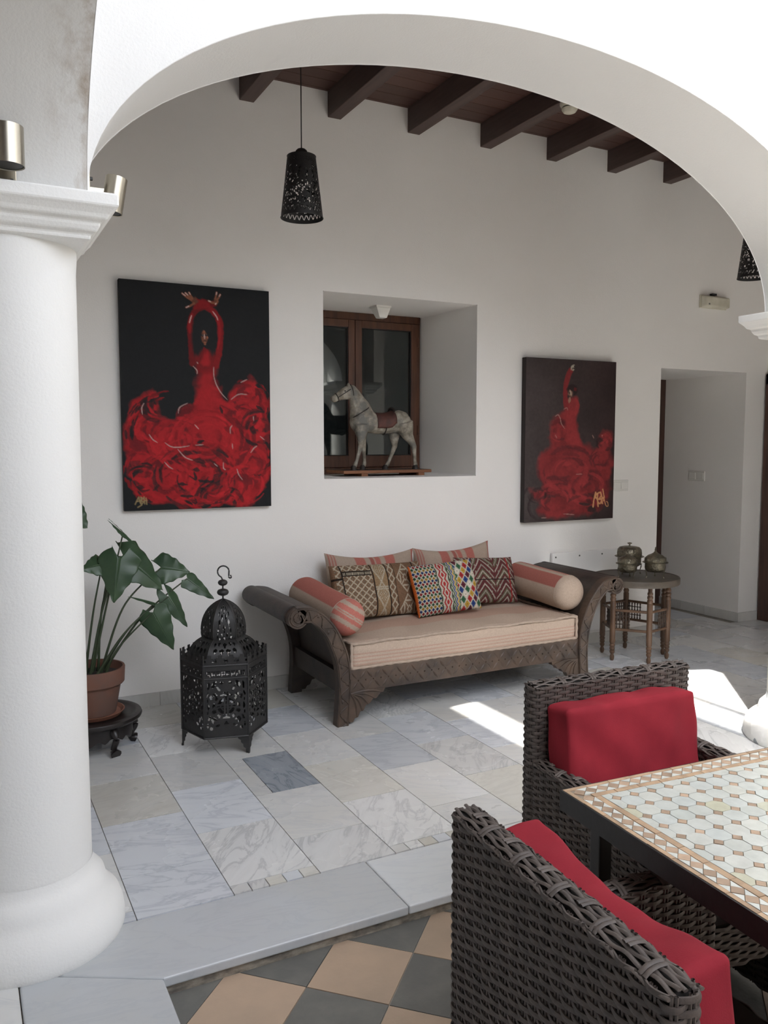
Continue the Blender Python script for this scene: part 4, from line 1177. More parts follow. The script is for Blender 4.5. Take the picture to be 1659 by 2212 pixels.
for pts in ([(480, 810), (520, 790), (545, 840)], [(590, 720), (630, 702), (640, 730)], [(480, 1040), (500, 1080)], [(1085, 1055), (1095, 1040)], [(960, 1040), (980, 1080)], [(740, 1535), (820, 1530)], [(570, 2035), (710, 2045)], [(300, 2085), (360, 2085)], [(545, 820), (560, 900), (600, 960)]): c2.stroke(pts, 0.004, np.array([0.5, 0.3, 0.26]), 0.6, 0.3, True, 99)
c2.stroke([(780, 1900), (850, 1915), (920, 1915)], 0.014, np.array([0.035, 0.022, 0.022]), 0.9, 0.5); c2.stroke([(900, 1990), (940, 1975), (990, 1985)], 0.030, np.array([0.03, 0.018, 0.018]), 0.9, 0.5)
SIG = np.array([0.62, 0.30, 0.14])
for pts, w in (([(958, 1945), (972, 1850), (995, 1765)], 0.0075), ([(975, 1850), (1012, 1775)], 0.006), ([(985, 1820), (1015, 1850), (1025, 1940)], 0.008), ([(1022, 1900), (1020, 1790), (1050, 1765), (1068, 1800), (1040, 1845)], 0.007), ([(1030, 1850), (1075, 1850), (1050, 1905), (1030, 1890)], 0.0065), ([(1062, 1760), (1080, 1840), (1068, 1900)], 0.006), ([(1090, 1725), (1105, 1810), (1100, 1870)], 0.006), ([(1060, 1850), (1108, 1825)], 0.007), ([(1108, 1850), (1130, 1930), (1158, 1935), (1155, 1890), (1140, 1880)], 0.0035), ([(1078, 1880), (1085, 1905)], 0.006)):
    c2.stroke(pts, w, SIG, 0.95, 0.25, False, 101)
hang('dancer_painting', 'smaller canvas of a dancer in red with one raised arm, pale signature', 3.441, 4.238, 0.919, 2.041, 4.568, c2, MAT['canvas_edge2'])

# ================================================================== FIXTURES
# motion sensor under the niche soffit
t = thing('motion_sensor', 'white wedge-shaped motion sensor under the niche soffit', 'sensor', (2.543, 4.966, NZ1))
sx, sy = 2.543, 4.966
MB().loft([[(sx - 0.055, sy - 0.05, NZ1), (sx + 0.055, sy - 0.05, NZ1), (sx + 0.055, sy + 0.05, NZ1), (sx - 0.055, sy + 0.05, NZ1)], [(sx - 0.055, sy - 0.05, NZ1 - 0.012), (sx + 0.055, sy - 0.05, NZ1 - 0.012), (sx + 0.055, sy + 0.05, NZ1 - 0.012), (sx - 0.055, sy + 0.05, NZ1 - 0.012)]]).build('mount', MAT['white_plastic'], t)
MB().loft([[(sx - 0.052, sy - 0.047, NZ1 - 0.012), (sx + 0.052, sy - 0.047, NZ1 - 0.012), (sx + 0.052, sy + 0.047, NZ1 - 0.012), (sx - 0.052, sy + 0.047, NZ1 - 0.012)], [(sx - 0.024, sy - 0.035, NZ1 - 0.078), (sx + 0.030, sy - 0.035, NZ1 - 0.078), (sx + 0.030, sy + 0.02, NZ1 - 0.078), (sx - 0.024, sy + 0.02, NZ1 - 0.078)]]).build('housing', MAT['white_plastic'], t, None, 0.003)
# smoke detector on a beam
bx_ = 3.173; by_ = 3.79
bl = 1.482 + 0.535 * 3 + 0.0425
t = thing('smoke_detector', 'cream smoke detector fixed under a ceiling beam', 'smoke detector', (bl, by_, ZC - 0.145))
zt = ZC - 0.145
MB().lathe([(0.052, 0), (0.055, -0.006), (0.055, -0.018), (0.047, -0.030), (0.045, -0.031)], (bl, by_, zt), 28).build('base', MAT['aged_plastic'], t, 40)
MB().lathe([(0.040, -0.030), (0.040, -0.040)], (bl, by_, zt), 28).build('grille', MAT['grey_plastic'], t, 40)
MB().lathe([(0.045, -0.038), (0.044, -0.044), (0.034, -0.058), (0.030, -0.060), (0.02, -0.061)], (bl, by_, zt), 28).build('cap', MAT['aged_plastic'], t, 40)
# emergency light
t = thing('emergency_light', 'yellowed box-shaped emergency light high on the white wall', 'light', (5.24, YW, 2.49))
MB().box(5.10, 5.385, YW - 0.012, YW - 0.001, 2.493, 2.592).build('backplate', MAT['aged_plastic'], t, None, 0.004)
MB().loft([[(5.105, YW - 0.012, 2.495), (5.380, YW - 0.012, 2.495), (5.380, YW - 0.012, 2.588), (5.105, YW - 0.012, 2.588)], [(5.118, YW - 0.062, 2.502), (5.368, YW - 0.062, 2.502), (5.368, YW - 0.062, 2.575), (5.118, YW - 0.062, 2.575)]]).build('diffuser', MAT['aged_plastic'], t, None, 0.010, 3)
MB().box(5.21, 5.255, YW - 0.03, YW - 0.002, 2.592, 2.606).build('cable_entry', MAT['black_gap'], t)
MB().box(5.135, 5.15, YW - 0.0635, YW - 0.0615, 2.512, 2.524).build('indicator', MAT['grey_plastic'], t)
# switches
def switch(name, label, P, w, h_, n):
    """P(a, d, z): a along the wall, d out of it"""
    t = thing(name, label, 'switch', P(w / 2, 0, 0), 'double light switches')
    def bx2(m, a0, a1, d0, d1, z0, z1): m.hexa([P(a0, d0, z0), P(a1, d0, z0), P(a1, d1, z0), P(a0, d1, z0), P(a0, d0, z1), P(a1, d0, z1), P(a1, d1, z1), P(a0, d1, z1)]); return m
    bx2(MB(), 0, w, 0.001, 0.011, 0, h_).build('plate', MAT['white_plastic'], t, None, 0.003)
    for k in range(n):
        a = 0.010 + k * (w - 0.010) / n
        bx2(MB(), a, a + (w - 0.010) / n - 0.010, 0.010, 0.017, 0.013, h_ - 0.013).build('rocker', MAT['white_plastic'], t, None, 0.003)
switch('light_switch', 'white double switch on the wall just right of the smaller painting', lambda a, d, z: (4.262 + a, YW - d, 1.112 + z), 0.155, 0.080, 2)
switch('light_switch', 'white double switch on the shaded side wall of the passage', lambda a, d, z: (5.655 - d, 4.995 + a, 1.140 + z), 0.172, 0.082, 2)
# flat white panel heater low on the wall
t = thing('panel_heater', 'flat white panel heater low on the wall behind the side table', 'heater', (4.02, YW, 0.12))
MB().box(3.706, 4.335, YW - 0.030, YW - 0.008, 0.100, 0.690).build('panel', MAT['white_metal'], t, None, 0.003)
MB().box(3.75, 4.29, YW - 0.009, YW - 0.001, 0.15, 0.64).build('bracket', MAT['grey_plastic'], t)
for xx, zz in ((3.735, 0.66), (3.95, 0.66), (4.16, 0.66), (4.31, 0.66), (3.735, 0.13), (4.31, 0.13)):
    r = ell(xx, zz, 0.006, 0.006, 10); MB().loft([[(a, YW - 0.030, b) for a, b in r], [(a, YW - 0.0325, b) for a, b in r]]).build('screw', MAT['grey_plastic'], t)
# brushed steel up-lighters on the pier
MAT['nickel'] = mat('brushed_nickel', (0.50, 0.46, 0.38), (0.38, 0.35, 0.29), 0.30, 1.0, scale=30, stretch=(1, 1, 0.05))
MAT['nickel_dark'] = mat('dark_lamp_inside', (0.04, 0.038, 0.035), rough=0.5)
def uplighter(label, mount, axis_base, axis_top, r, plate):
    t = thing('wall_light', label, 'wall light', mount, 'brushed steel wall lights on the pier')
    A, B = Vector(axis_base), Vector(axis_top); ax = (B - A).normalized(); sd = ax.cross(Vector((0, 1, 0))).normalized(); up = sd.cross(ax)
    ring = lambda rr, q: [A + (B - A) * q + (sd * math.cos(2 * PI * k / 40) + up * math.sin(2 * PI * k / 40)) * rr for k in range(40)]
    MB().loft([ring(r * 0.93, 0.02), ring(r, 0.0), ring(r, 1.0), ring(r * 0.93, 1.0), ring(r * 0.93, 0.15)], True, (False, True)).build('shade', MAT['nickel'], t, 50)
    MB().loft([ring(r * 0.9, 0.03), ring(r * 0.9, 0.06)]).build('lens', MAT['nickel_dark'], t)
    m = MB()
    for bxx in plate[:2]: m.box(*bxx)
    m.build('bracket', MAT['nickel'], t, None, 0.002)
    MB().box(*plate[2]).build('screw', MAT['nickel_dark'], t, None, 0.002)
yp = CY1 - HW
uplighter('brushed steel wall light on the front of the pier at left edge', (0.145, yp, 2.13), (0.145, yp - 0.075, 2.158), (0.145, yp - 0.075, 2.254), 0.041, ((0.118, 0.170, yp - 0.006, yp - 0.001, 2.130, 2.235), (0.137, 0.153, yp - 0.04, yp - 0.005, 2.19, 2.206), (0.155, 0.163, yp - 0.011, yp - 0.005, 2.139, 2.147)))
xp = CX0 + HW
uplighter('brushed steel wall light tilted outwards on the side of the pier', (xp, 2.58, 2.13), (0.434, 2.575, 2.137), (0.452, 2.575, 2.238), 0.031, ((xp + 0.001, xp + 0.028, 2.545, 2.605, 2.140, 2.240), (xp + 0.026, 0.425, 2.568, 2.582, 2.19, 2.204), (xp + 0.0275, xp + 0.040, 2.570, 2.580, 2.222, 2.232)))

# ================================================================== PIERCED METAL
def pierced(m, fn, nu, nv, hole, wrap=False):
    """sheet over fn(u, v), u, v in 0..1, leaving out the cells where hole(u, v) is true"""
    b = len(m.v); cu = nu if wrap else nu + 1
    for j in range(nv + 1):
        for i in range(cu): m.v.append(tuple(fn(i / nu, j / nv)))
    U, V = np.meshgrid((np.arange(nu) + 0.5) / nu, (np.arange(nv) + 0.5) / nv)
    H = hole(U, V)
    for j in range(nv):
        for i in range(nu):
            if not H[j, i]:
                i2 = (i + 1) % cu
                m.f.append((b + j * cu + i, b + j * cu + i2, b + (j + 1) * cu + i2, b + (j + 1) * cu + i))
    return m
MAT['black_iron'] = mat('black_iron', (0.016, 0.015, 0.015), (0.010, 0.0095, 0.0095), 0.55, 0.0, scale=14, bump=0.2, bscale=70)

def pendant(label, px_, py_):
    zb, zt, rb, rt = 2.512, 2.790, 0.0985, 0.0660
    t = thing('pendant_lamp', label, 'pendant lamp', (px_, py_, zb), 'pierced black pendant lamps in the corridor')
    rg = np.random.default_rng(5)
    hl = [(rg.random(), rg.random(), rg.uniform(0.006, 0.011), rg.uniform(0.008, 0.024), rg.uniform(-0.6, 0.6)) for _ in range(700)]
    def hole(U, V):
        H = np.zeros(U.shape, bool)
        for (a, b, ra, rb_, ro) in hl:
            du = ((U - a + 0.5) % 1) - 0.5; dv = V - (0.16 + b * 0.66)
            x = du * math.cos(ro) + dv * math.sin(ro) * 0.5; y = dv
            H |= (x / (ra * 0.75)) ** 2 + (y / rb_) ** 2 < 1
        band = (V > 0.05) & (V < 0.13)
        zz = np.abs(((U * 26) % 1) - 0.5)
        H = (H & (V > 0.165) & (V < 0.835)) | (band & (np.abs(zz - (V - 0.05) / 0.08 * 0.42) < 0.09)) | ((V > 0.87) & (V < 0.935) & (np.sin(U * 2 * PI * 30) * np.sin(V * 150) > 0.45))
        return H
    def fn(u, v):
        r = rb + (rt - rb) * v; a = 2 * PI * u
        return (px_ + r * math.cos(a), py_ + r * math.sin(a), zb + (zt - zb) * v)
    sh = pierced(MB(), fn, 210, 130, hole, True).build('shade', MAT['black_iron'], t, kind=None)
    so = sh.modifiers.new('thickness', 'SOLIDIFY'); so.thickness = 0.0012
    for zz, rr in ((zb, rb), (zt, rt)): MB().tube([(px_ + rr * math.cos(2 * PI * k / 64), py_ + rr * math.sin(2 * PI * k / 64), zz) for k in range(64)], 0.002, 6, True).build('rim', MAT['black_iron'], t, 60)
    MB().lathe([(rt, 0.0), (rt * 0.98, 0.003), (0.031, 0.006), (0.030, 0.016), (0.026, 0.026), (0.018, 0.033), (0.006, 0.037), (0.003, 0.040)], (px_, py_, zt), 40).build('cap', MAT['black_iron'], t, 50)
    MB().lathe([(0.018, -0.09), (0.020, -0.05), (0.020, 0.0)], (px_, py_, zt), 20).build('lamp_holder', MAT['black_iron'], t, 50)
    MB().tube([(px_, py_, zt + 0.036), (px_, py_, ZC - 0.02)], 0.0028, 8).build('cord', MAT['black_iron'], t, 60)
    MB().lathe([(0.035, -0.022), (0.04, -0.012), (0.04, 0.001)], (px_, py_, ZC), 24).build('ceiling_rose', MAT['black_iron'], t, 40)
pendant('black pierced pendant lamp hanging in front of the wall between painting and niche', 1.483, 3.70)
pendant('black pierced pendant lamp half hidden by the arch at the right edge', 4.566, 3.70)

# ================================================================== MOROCCAN FLOOR LANTERN
LX, LY, LR, LPH = 1.130, 3.885, 0.204, math.radians(-14)
lan = thing('floor_lantern', 'black pierced iron hexagonal floor lantern with domed top and hook', 'lantern', (LX, LY, 0))
MAT['lantern'] = mat('black_lantern_iron', (0.020, 0.019, 0.019), (0.012, 0.0115, 0.0115), 0.5, 0.0, scale=12, bump=0.25, bscale=60)
def hx(k, r, z, ox=LX, oy=LY): return Vector((ox + r * math.cos(LPH + k * PI / 3), oy + r * math.sin(LPH + k * PI / 3), z))
Z0, Z1 = 0.085, 0.430
def ring_hole(x, y, cx, cy, r0, r1):
    d = np.hypot(x - cx, y - cy); return (d > r0) & (d < r1)
def panel_hole(U, V):
    x = np.abs(U - 0.5) * 0.204; y = V * (Z1 - Z0)        # metres, mirrored
    H = np.zeros(U.shape, bool)
    def E_(cx, cy, rx, ry, ro=0.0):
        nonlocal H
        dx, dy = x - cx, y - cy; a = dx * math.cos(ro) + dy * math.sin(ro); b = -dx * math.sin(ro) + dy * math.cos(ro)
        H |= (a / rx) ** 2 + (b / ry) ** 2 < 1
    # round lattice medallion
    cy = 0.150
    d = np.hypot(x, y - cy)
    med = (d < 0.042) & ~((np.abs(x) > 0.004) & (np.abs(x) < 0.010)) & ~((np.abs(y - cy) > 0.004) & (np.abs(y - cy) < 0.010)) & ~((d > 0.022) & (d < 0.027))
    H |= med
    H |= (np.abs(np.hypot(x, y - cy) - 0.056) < 0.0045) & (np.sin(np.arctan2(y - cy, x) * 12) > -0.2)
    for yy in (0.205, 0.214): H |= (np.abs(y - yy) < 0.003) & (x < 0.014)
    H |= (np.abs(y - 0.196) + x < 0.008)
    H |= (np.abs(y - 0.100) + x < 0.007); H |= (np.abs(y - 0.070) < 0.008) & (x < 0.013 * (1 - (y - 0.062) / 0.02))
    # leaves and trefoils
    for (cx, cyy, rx, ry, ro) in ((0.055, 0.255, 0.010, 0.020, 0.5), (0.035, 0.235, 0.006, 0.015, -0.6), (0.080, 0.250, 0.006, 0.018, 0.1), (0.050, 0.205, 0.012, 0.008, 0.6), (0.070, 0.195, 0.007, 0.012, -0.2), (0.046, 0.188, 0.005, 0.008, 0), (0.060, 0.155, 0.004, 0.012, 0.2), (0.082, 0.150, 0.005, 0.016, 0), (0.060, 0.125, 0.005, 0.009, -0.5), (0.052, 0.090, 0.014, 0.006, 0.5), (0.062, 0.080, 0.006, 0.014, -0.4), (0.078, 0.095, 0.005, 0.012, 0.4), (0.040, 0.058, 0.011, 0.006, -0.3), (0.070, 0.045, 0.008, 0.008, 0), (0.086, 0.060, 0.004, 0.012, 0), (0.032, 0.098, 0.005, 0.006, 0), (0.085, 0.210, 0.004, 0.012, 0.3), (0.020, 0.262, 0.008, 0.007, 0), (0.085, 0.180, 0.004, 0.008, 0), (0.085, 0.120, 0.004, 0.008, 0)):
        E_(cx, cyy, rx, ry, ro)
    # border of small drops under the crown
    b = (V > 0.845) & (V < 0.925); z = np.abs(((U * 9) % 1) - 0.5)
    H |= b & (z > 0.18) & (z < 0.34 + 0.1 * np.sin(V * 160))
    H |= (np.abs(V - 0.815) < 0.006) & (z > 0.12)
    return H & (U > 0.035) & (U < 0.965) & (V > 0.05)
for k in range(6):
    a, b = hx(k, LR, 0), hx(k + 1, LR, 0)
    p = pierced(MB(), lambda u, v: a.lerp(b, u) + Vector((0, 0, Z0 + (Z1 - Z0) * v)), 72, 122, panel_hole).build('side_panel', MAT['lantern'], lan)
    so = p.modifiers.new('thickness', 'SOLIDIFY'); so.thickness = 0.0016
    # crown of stepped merlons
    m = MB(); out = (a + b) / 2 - Vector((LX, LY, 0)); out.normalize()
    n = 4
    for q in range(n):
        c = (q + 0.5) / n; w = 0.5 / n
        for (ww, z0, z1) in ((w * 0.95, 0.0, 0.016), (w * 0.55, 0.016, 0.027), (w * 0.8, 0.027, 0.035), (w * 0.4, 0.035, 0.050)):
            p0, p1 = a.lerp(b, c - ww), a.lerp(b, c + ww)
            m.hexa([tuple(p0 + Vector((0, 0, Z1 + z0))), tuple(p1 + Vector((0, 0, Z1 + z0))), tuple(p1 + out * 0.002 + Vector((0, 0, Z1 + z0))), tuple(p0 + out * 0.002 + Vector((0, 0, Z1 + z0))),
                    tuple(p0 + Vector((0, 0, Z1 + z1))), tuple(p1 + Vector((0, 0, Z1 + z1))), tuple(p1 + out * 0.002 + Vector((0, 0, Z1 + z1))), tuple(p0 + out * 0.002 + Vector((0, 0, Z1 + z1)))])
    m.build('crown', MAT['lantern'], lan)
    # corner bars, mouldings and feet
    m = MB().tube([hx(k, LR + 0.001, Z0 - 0.002), hx(k, LR + 0.001, Z1 + 0.05)], 0.0042, 6); m.build('corner_bar', MAT['lantern'], lan)
    for zz, rr_ in ((Z0, 0.0045), (Z1, 0.0045), (Z1 - 0.062, 0.0028)): MB().tube([hx(k, LR + 0.002, zz), hx(k + 1, LR + 0.002, zz)], rr_, 6).build('moulding', MAT['lantern'], lan)
    if k % 2 == 0: continue
    m = MB()
    for s_ in (-1, 1):
        c = hx(k, LR, 0); d = (hx(k + s_, LR, 0) - c).normalized()
        prof = [(0.0, Z0), (0.050, Z0), (0.048, Z0 - 0.012), (0.036, Z0 - 0.020), (0.036, Z0 - 0.030), (0.026, Z0 - 0.040), (0.024, Z0 - 0.055), (0.014, Z0 - 0.062), (0.012, 0.002), (0.0, 0.002)]
        oo = (c - Vector((LX, LY, 0))).normalized() * 0.0025
        m.loft([[tuple(c + d * q + Vector((0, 0, z))) for q, z in prof], [tuple(c + oo + d * q + Vector((0, 0, z))) for q, z in prof]])
    m.lathe([(0.005, 0.0), (0.006, 0.005), (0.004, 0.012)], tuple(hx(k, LR, 0)), 10)
    m.build('foot', MAT['lantern'], lan)
MB().lathe([(0.05, Z0 + 0.002), (0.055, Z0 + 0.002), (0.055, Z0 + 0.012), (0.05, Z0 + 0.012)], (LX, LY, 0), 24).build('candle_cup', MAT['lantern'], lan, 40)
for k in range(3): MB().tube([hx(k, LR, Z0 + 0.003), hx(k + 3, LR, Z0 + 0.003)], 0.004, 6).build('floor_bar', MAT['lantern'], lan)
def dome(name, prof, nv, holes):
    P = smooth_path([(r, z) for r, z in prof], nv + 1)
    for k in range(6):
        def fn(u, v, k=k):
            r, z = P[int(round(v * nv))]
            return hx(k, r, z).lerp(hx(k + 1, r, z), u)
        o = pierced(MB(), fn, 34, nv, holes).build(name, MAT['lantern'], lan)
        so = o.modifiers.new('thickness', 'SOLIDIFY'); so.thickness = 0.0014
    m = MB()
    for k in range(6): m.tube([hx(k, r + 0.0005, z) for r, z in P[::4] + [P[-1]]], 0.0022, 5)
    m.build(name + '_seam', MAT['lantern'], lan, kind='stuff')
def tri_holes(list_):
    def h(U, V):
        H = np.zeros(U.shape, bool)
        x = np.abs(U - 0.5)
        for cx, cy, r in list_: H |= (np.abs(x - cx) * 1.1 + np.abs(V - cy) * 1.0 + (V - cy) * 0.5 < r)
        return H
    return h
dome('lower_dome', [(0.176, 0.428), (0.172, 0.448), (0.158, 0.482), (0.132, 0.512), (0.103, 0.530)], 40, tri_holes([(0.0, 0.25, 0.06), (0.22, 0.30, 0.08), (0.36, 0.16, 0.07), (0.10, 0.55, 0.09), (0.30, 0.58, 0.08), (0.0, 0.78, 0.09), (0.2, 0.82, 0.07), (0.34, 0.80, 0.06)]))
dome('upper_dome', [(0.101, 0.528), (0.106, 0.548), (0.105, 0.585), (0.095, 0.628), (0.072, 0.668), (0.038, 0.697), (0.004, 0.712)], 60, tri_holes([(0.0, 0.10, 0.06), (0.22, 0.08, 0.05), (0.30, 0.16, 0.05), (0.12, 0.22, 0.05), (0.28, 0.32, 0.06), (0.0, 0.36, 0.07), (0.22, 0.46, 0.06), (0.10, 0.56, 0.06), (0.0, 0.66, 0.05), (0.26, 0.62, 0.05), (0.0, 0.78, 0.045), (0.16, 0.72, 0.04)]))
fin = MB().lathe([(0.004, 0.708), (0.004, 0.726), (0.014, 0.7295), (0.022, 0.733), (0.0265, 0.738), (0.0285, 0.745), (0.0265, 0.752), (0.022, 0.757), (0.013, 0.7605), (0.004, 0.763), (0.004, 0.776), (0.012, 0.7785), (0.0185, 0.782), (0.022, 0.787), (0.0235, 0.792), (0.022, 0.797), (0.0185, 0.802), (0.011, 0.8055), (0.003, 0.807)], (LX, LY, 0), 28)
fin.build('finial', MAT['lantern'], lan, 60)
c_, s_ = math.cos(-YAW), math.sin(-YAW)
hook = []
for q in range(44):
    a = math.radians(-115) - q / 30 * math.radians(232) if q < 31 else 0
    if q < 31: hook.append((0.004 + 0.028 * math.cos(a) , 0.845 + 0.028 * math.sin(a)))
hook = [(0.0, 0.805), (-0.004, 0.812)] + hook + [(0.030, 0.826), (0.030, 0.818), (0.036, 0.814), (0.042, 0.818), (0.041, 0.825), (0.036, 0.826)]
MB().tube([(LX + a * c_, LY + a * s_, z) for a, z in smooth_path(hook, 70)], 0.0036, 8).build('hook', MAT['lantern'], lan, 60)

# ================================================================== POTTED PLANT ON A STAND
PX, PY = 0.545, 4.10
MAT['ebony'] = mat('ebonised_wood', (0.018, 0.013, 0.012), (0.010, 0.008, 0.008), 0.38, scale=8, bump=0.15, bscale=40)
st = thing('plant_stand', 'low black carved wooden plant stand on curved legs', 'plant stand', (PX, PY, 0))
MB().lathe([(0.150, 0.138), (0.205, 0.140), (0.222, 0.150), (0.226, 0.160), (0.222, 0.170), (0.200, 0.176), (0.188, 0.170), (0.180, 0.163), (0.02, 0.163)], (PX, PY, 0), 56).build('top', MAT['ebony'], st, 45)
MB().lathe([(0.160, 0.105), (0.172, 0.110), (0.172, 0.140)], (PX, PY, 0), 48, (False, False)).build('waist', MAT['ebony'], st, 45)
for k in range(5):
    a = math.radians(-68 + 72 * k); d = Vector((math.cos(a), math.sin(a), 0)); o = Vector((PX, PY, 0))
    pth = smooth_path([tuple(o + d * r + Vector((0, 0, z))) for r, z in ((0.160, 0.125), (0.190, 0.105), (0.196, 0.075), (0.178, 0.045), (0.176, 0.024), (0.196, 0.012))], 18)
    lg = MB().tube(pth, [0.026 - 0.012 * math.sin(PI * i / 17 * 0.9) + 0.004 * (i > 14) for i in range(18)], 10); lg.build('leg', MAT['ebony'], st, 60)
    # carved apron between the legs
    a2 = a + math.radians(72); m = MB(); n = 20
    top, bot = [], []
    for q in range(n + 1):
        u = q / n; an = a + (a2 - a) * u
        drop = 0.030 + 0.028 * math.exp(-((u - 0.5) / 0.13) ** 2) + 0.020 * math.exp(-((u - 0.2) / 0.08) ** 2) + 0.020 * math.exp(-((u - 0.8) / 0.08) ** 2)
        top.append((PX + 0.180 * math.cos(an), PY + 0.180 * math.sin(an), 0.132)); bot.append((PX + 0.182 * math.cos(an), PY + 0.182 * math.sin(an), 0.118 - drop))
    ins = lambda L: [(PX + (x - PX) * 0.93, PY + (y - PY) * 0.93, z) for x, y, z in L]
    m.loft([top, bot, ins(bot), ins(top)], False, (False, False), True)
    m.build('apron', MAT['ebony'], st)
MAT['terracotta'] = mat('aged_terracotta', (0.165, 0.072, 0.046), (0.115, 0.070, 0.055), 0.85, scale=7, bump=0.2, bscale=50)
MAT['terracotta_new'] = mat('terracotta_saucer', (0.24, 0.10, 0.062), (0.20, 0.085, 0.052), 0.8, scale=9)
MAT['soil'] = mat('potting_soil', (0.020, 0.014, 0.010), (0.008, 0.006, 0.005), 0.95, scale=40, bump=1.0, bscale=90)
tag(MB().lathe([(0.10, 0.164), (0.128, 0.165), (0.146, 0.186), (0.140, 0.187), (0.126, 0.174), (0.02, 0.173)], (PX, PY, 0), 48).build('saucer', MAT['terracotta_new'], None, 40), 'terracotta saucer under the pot on the black plant stand', 'saucer')
pl = thing('potted_plant', 'large-leaved green plant in a terracotta pot beside the column', 'plant', (PX, PY, 0.174))
MB().lathe([(0.02, 0.1742), (0.102, 0.1742), (0.106, 0.178), (0.132, 0.318), (0.143, 0.318), (0.148, 0.324), (0.152, 0.392), (0.150, 0.397), (0.141, 0.397), (0.138, 0.370), (0.134, 0.350)], (PX, PY, 0), 56, (True, False)).build('pot', MAT['terracotta'], pl, 35)
MB().lathe([(0.136, 0.358), (0.09, 0.366), (0.02, 0.370)], (PX, PY, 0), 40, (False, True)).build('soil', MAT['soil'], pl, 60)
m_, nt_, b_ = base_mat('glossy_leaf')
v_ = coords(nt_, (1, 1, 1), False, True)
nt_.links.new(ramp(nt_, noise(nt_, v_, 9, 4), [(0.3, (0.022, 0.050, 0.024)), (0.7, (0.045, 0.085, 0.038))]), b_.inputs['Base Color'])
b_.inputs['Roughness'].default_value = 0.38
MAT['leaf'] = m_
MAT['stem'] = mat('leaf_stem', (0.030, 0.048, 0.022), (0.045, 0.060, 0.030), 0.5, scale=10)
MAT['rib'] = mat('leaf_rib', (0.060, 0.105, 0.050), rough=0.45)

def leaf(base, tip, width, side, stem_from, stem_mid, lobes=0.34, fold=0.25, curl=0.15, seed=0, notch=0.0):
    """arrow-shaped blade: base = where the stem joins, tip = point, side = direction of one half"""
    B, T = Vector(base), Vector(tip); d = T - B; L = d.length; d.normalize()
    s_ = Vector(side); s_ = (s_ - d * s_.dot(d)).normalized(); nrm = d.cross(s_)
    if nrm.z < 0: nrm = -nrm
    nt, ns = 26, 9; rg = np.random.default_rng(seed); ph = rg.uniform(0, 6.28, 4)
    lf = thing_part('leaf', pl)
    m = MB()
    for sg in (-1, 1):
        b = len(m.v)
        for i in range(nt + 1):
            t = i / nt * (1 + lobes) - lobes
            if t < 0: w = width * (0.50 + 0.5 * (1 + t / lobes)) * max(0.0, 1 - (t / lobes) ** 4) ** 0.5; inn = width * 0.42 * (-t / lobes) ** 0.8
            else: w = width * max(0.0, (1 - t ** 1.7)) ** 0.85 * (1 - 0.25 * t); inn = 0.0
            w = max(w, inn + 0.001)
            for j in range(ns + 1):
                q = inn + (w - inn) * j / ns
                wave = 0.05 * width * math.sin(t * 15 + ph[0] + sg) * (j / ns) ** 2
                h_ = -fold * q + curl * L * (-t * t if t > 0 else -t * t * 0.6) + wave
                p = B + d * (t * L) + s_ * (sg * (q + 0.03 * width * math.sin(t * 23 + ph[1] * sg) * (j / ns))) + nrm * h_
                m.v.append(tuple(p))
        for i in range(nt):
            for j in range(ns):
                a = b + i * (ns + 1) + j; q_ = (a, a + 1, a + ns + 2, a + ns + 1)
                m.f.append(q_ if sg > 0 else q_[::-1])
    off = root_loc(pl)
    me = mesh_from('leaf', [(p[0] - off.x, p[1] - off.y, p[2] - off.z) for p in m.v], m.f, 179); me.materials.append(MAT['leaf'])
    lf.data = me
    so = lf.modifiers.new('thickness', 'SOLIDIFY'); so.thickness = 0.0012
    rib = [tuple(B + d * (t * L) + nrm * (curl * L * (-t * t) + 0.001)) for t in np.linspace(0, 0.95, 12)]
    MB().tube(rib, [0.0026 * (1 - 0.7 * i / 11) for i in range(12)], 5).build('midrib', MAT['rib'], lf, 60)
    pth = smooth_path([stem_from, stem_mid, base], 22)
    MB().tube([tuple(p) for p in pth], [0.0085 - 0.0052 * (i / 21) ** 0.5 for i in range(22)], 7).build('stem', MAT['stem'], lf, 60)
def thing_part(name, parent):
    o = bpy.data.objects.new(name, bpy.data.meshes.new(name)); col.objects.link(o); o.parent = parent; return o
S = lambda dx, dy: (PX + dx, PY + dy, 0.368)
leaf((0.698, 4.05, 1.040), (0.748, 4.04, 0.985), 0.026, (0.46, 0.85, 0.1), S(0.00, 0.0), (0.62, 4.06, 0.72), 1.25, 0.3, 0.02, 1)
leaf((0.672, 4.02, 0.925), (0.632, 3.97, 0.725), 0.100, (1, -0.2, 0.25), S(-0.01, -0.02), (0.585, 4.03, 0.66), 0.28, 0.20, 0.12, 2)
leaf((0.700, 4.09, 0.925), (0.890, 4.03, 0.770), 0.112, (0.45, 0.55, 0.75), S(0.03, 0.01), (0.60, 4.08, 0.70), 0.28, 0.15, 0.18, 3)
leaf((0.882, 4.10, 0.852), (1.015, 4.06, 0.835), 0.086, (0.10, 0.45, 0.9), S(0.04, -0.01), (0.70, 4.09, 0.68), 0.36, 0.15, 0.20, 4)
leaf((1.000, 4.06, 0.795), (1.126, 4.02, 0.690), 0.048, (0.55, 0.35, 0.7), S(0.06, 0.02), (0.78, 4.08, 0.62), 0.10, 0.25, 0.05, 5)
leaf((0.820, 4.02, 0.650), (0.908, 3.98, 0.462), 0.078, (0.9, -0.25, 0.42), S(0.06, -0.03), (0.66, 4.04, 0.49), 0.16, 0.25, 0.10, 6)
leaf((0.905, 4.05, 0.715), (0.990, 4.01, 0.565), 0.050, (0.8, 0.3, 0.45), S(0.05, 0.03), (0.72, 4.06, 0.58), 0.45, 0.35, 0.08, 7)
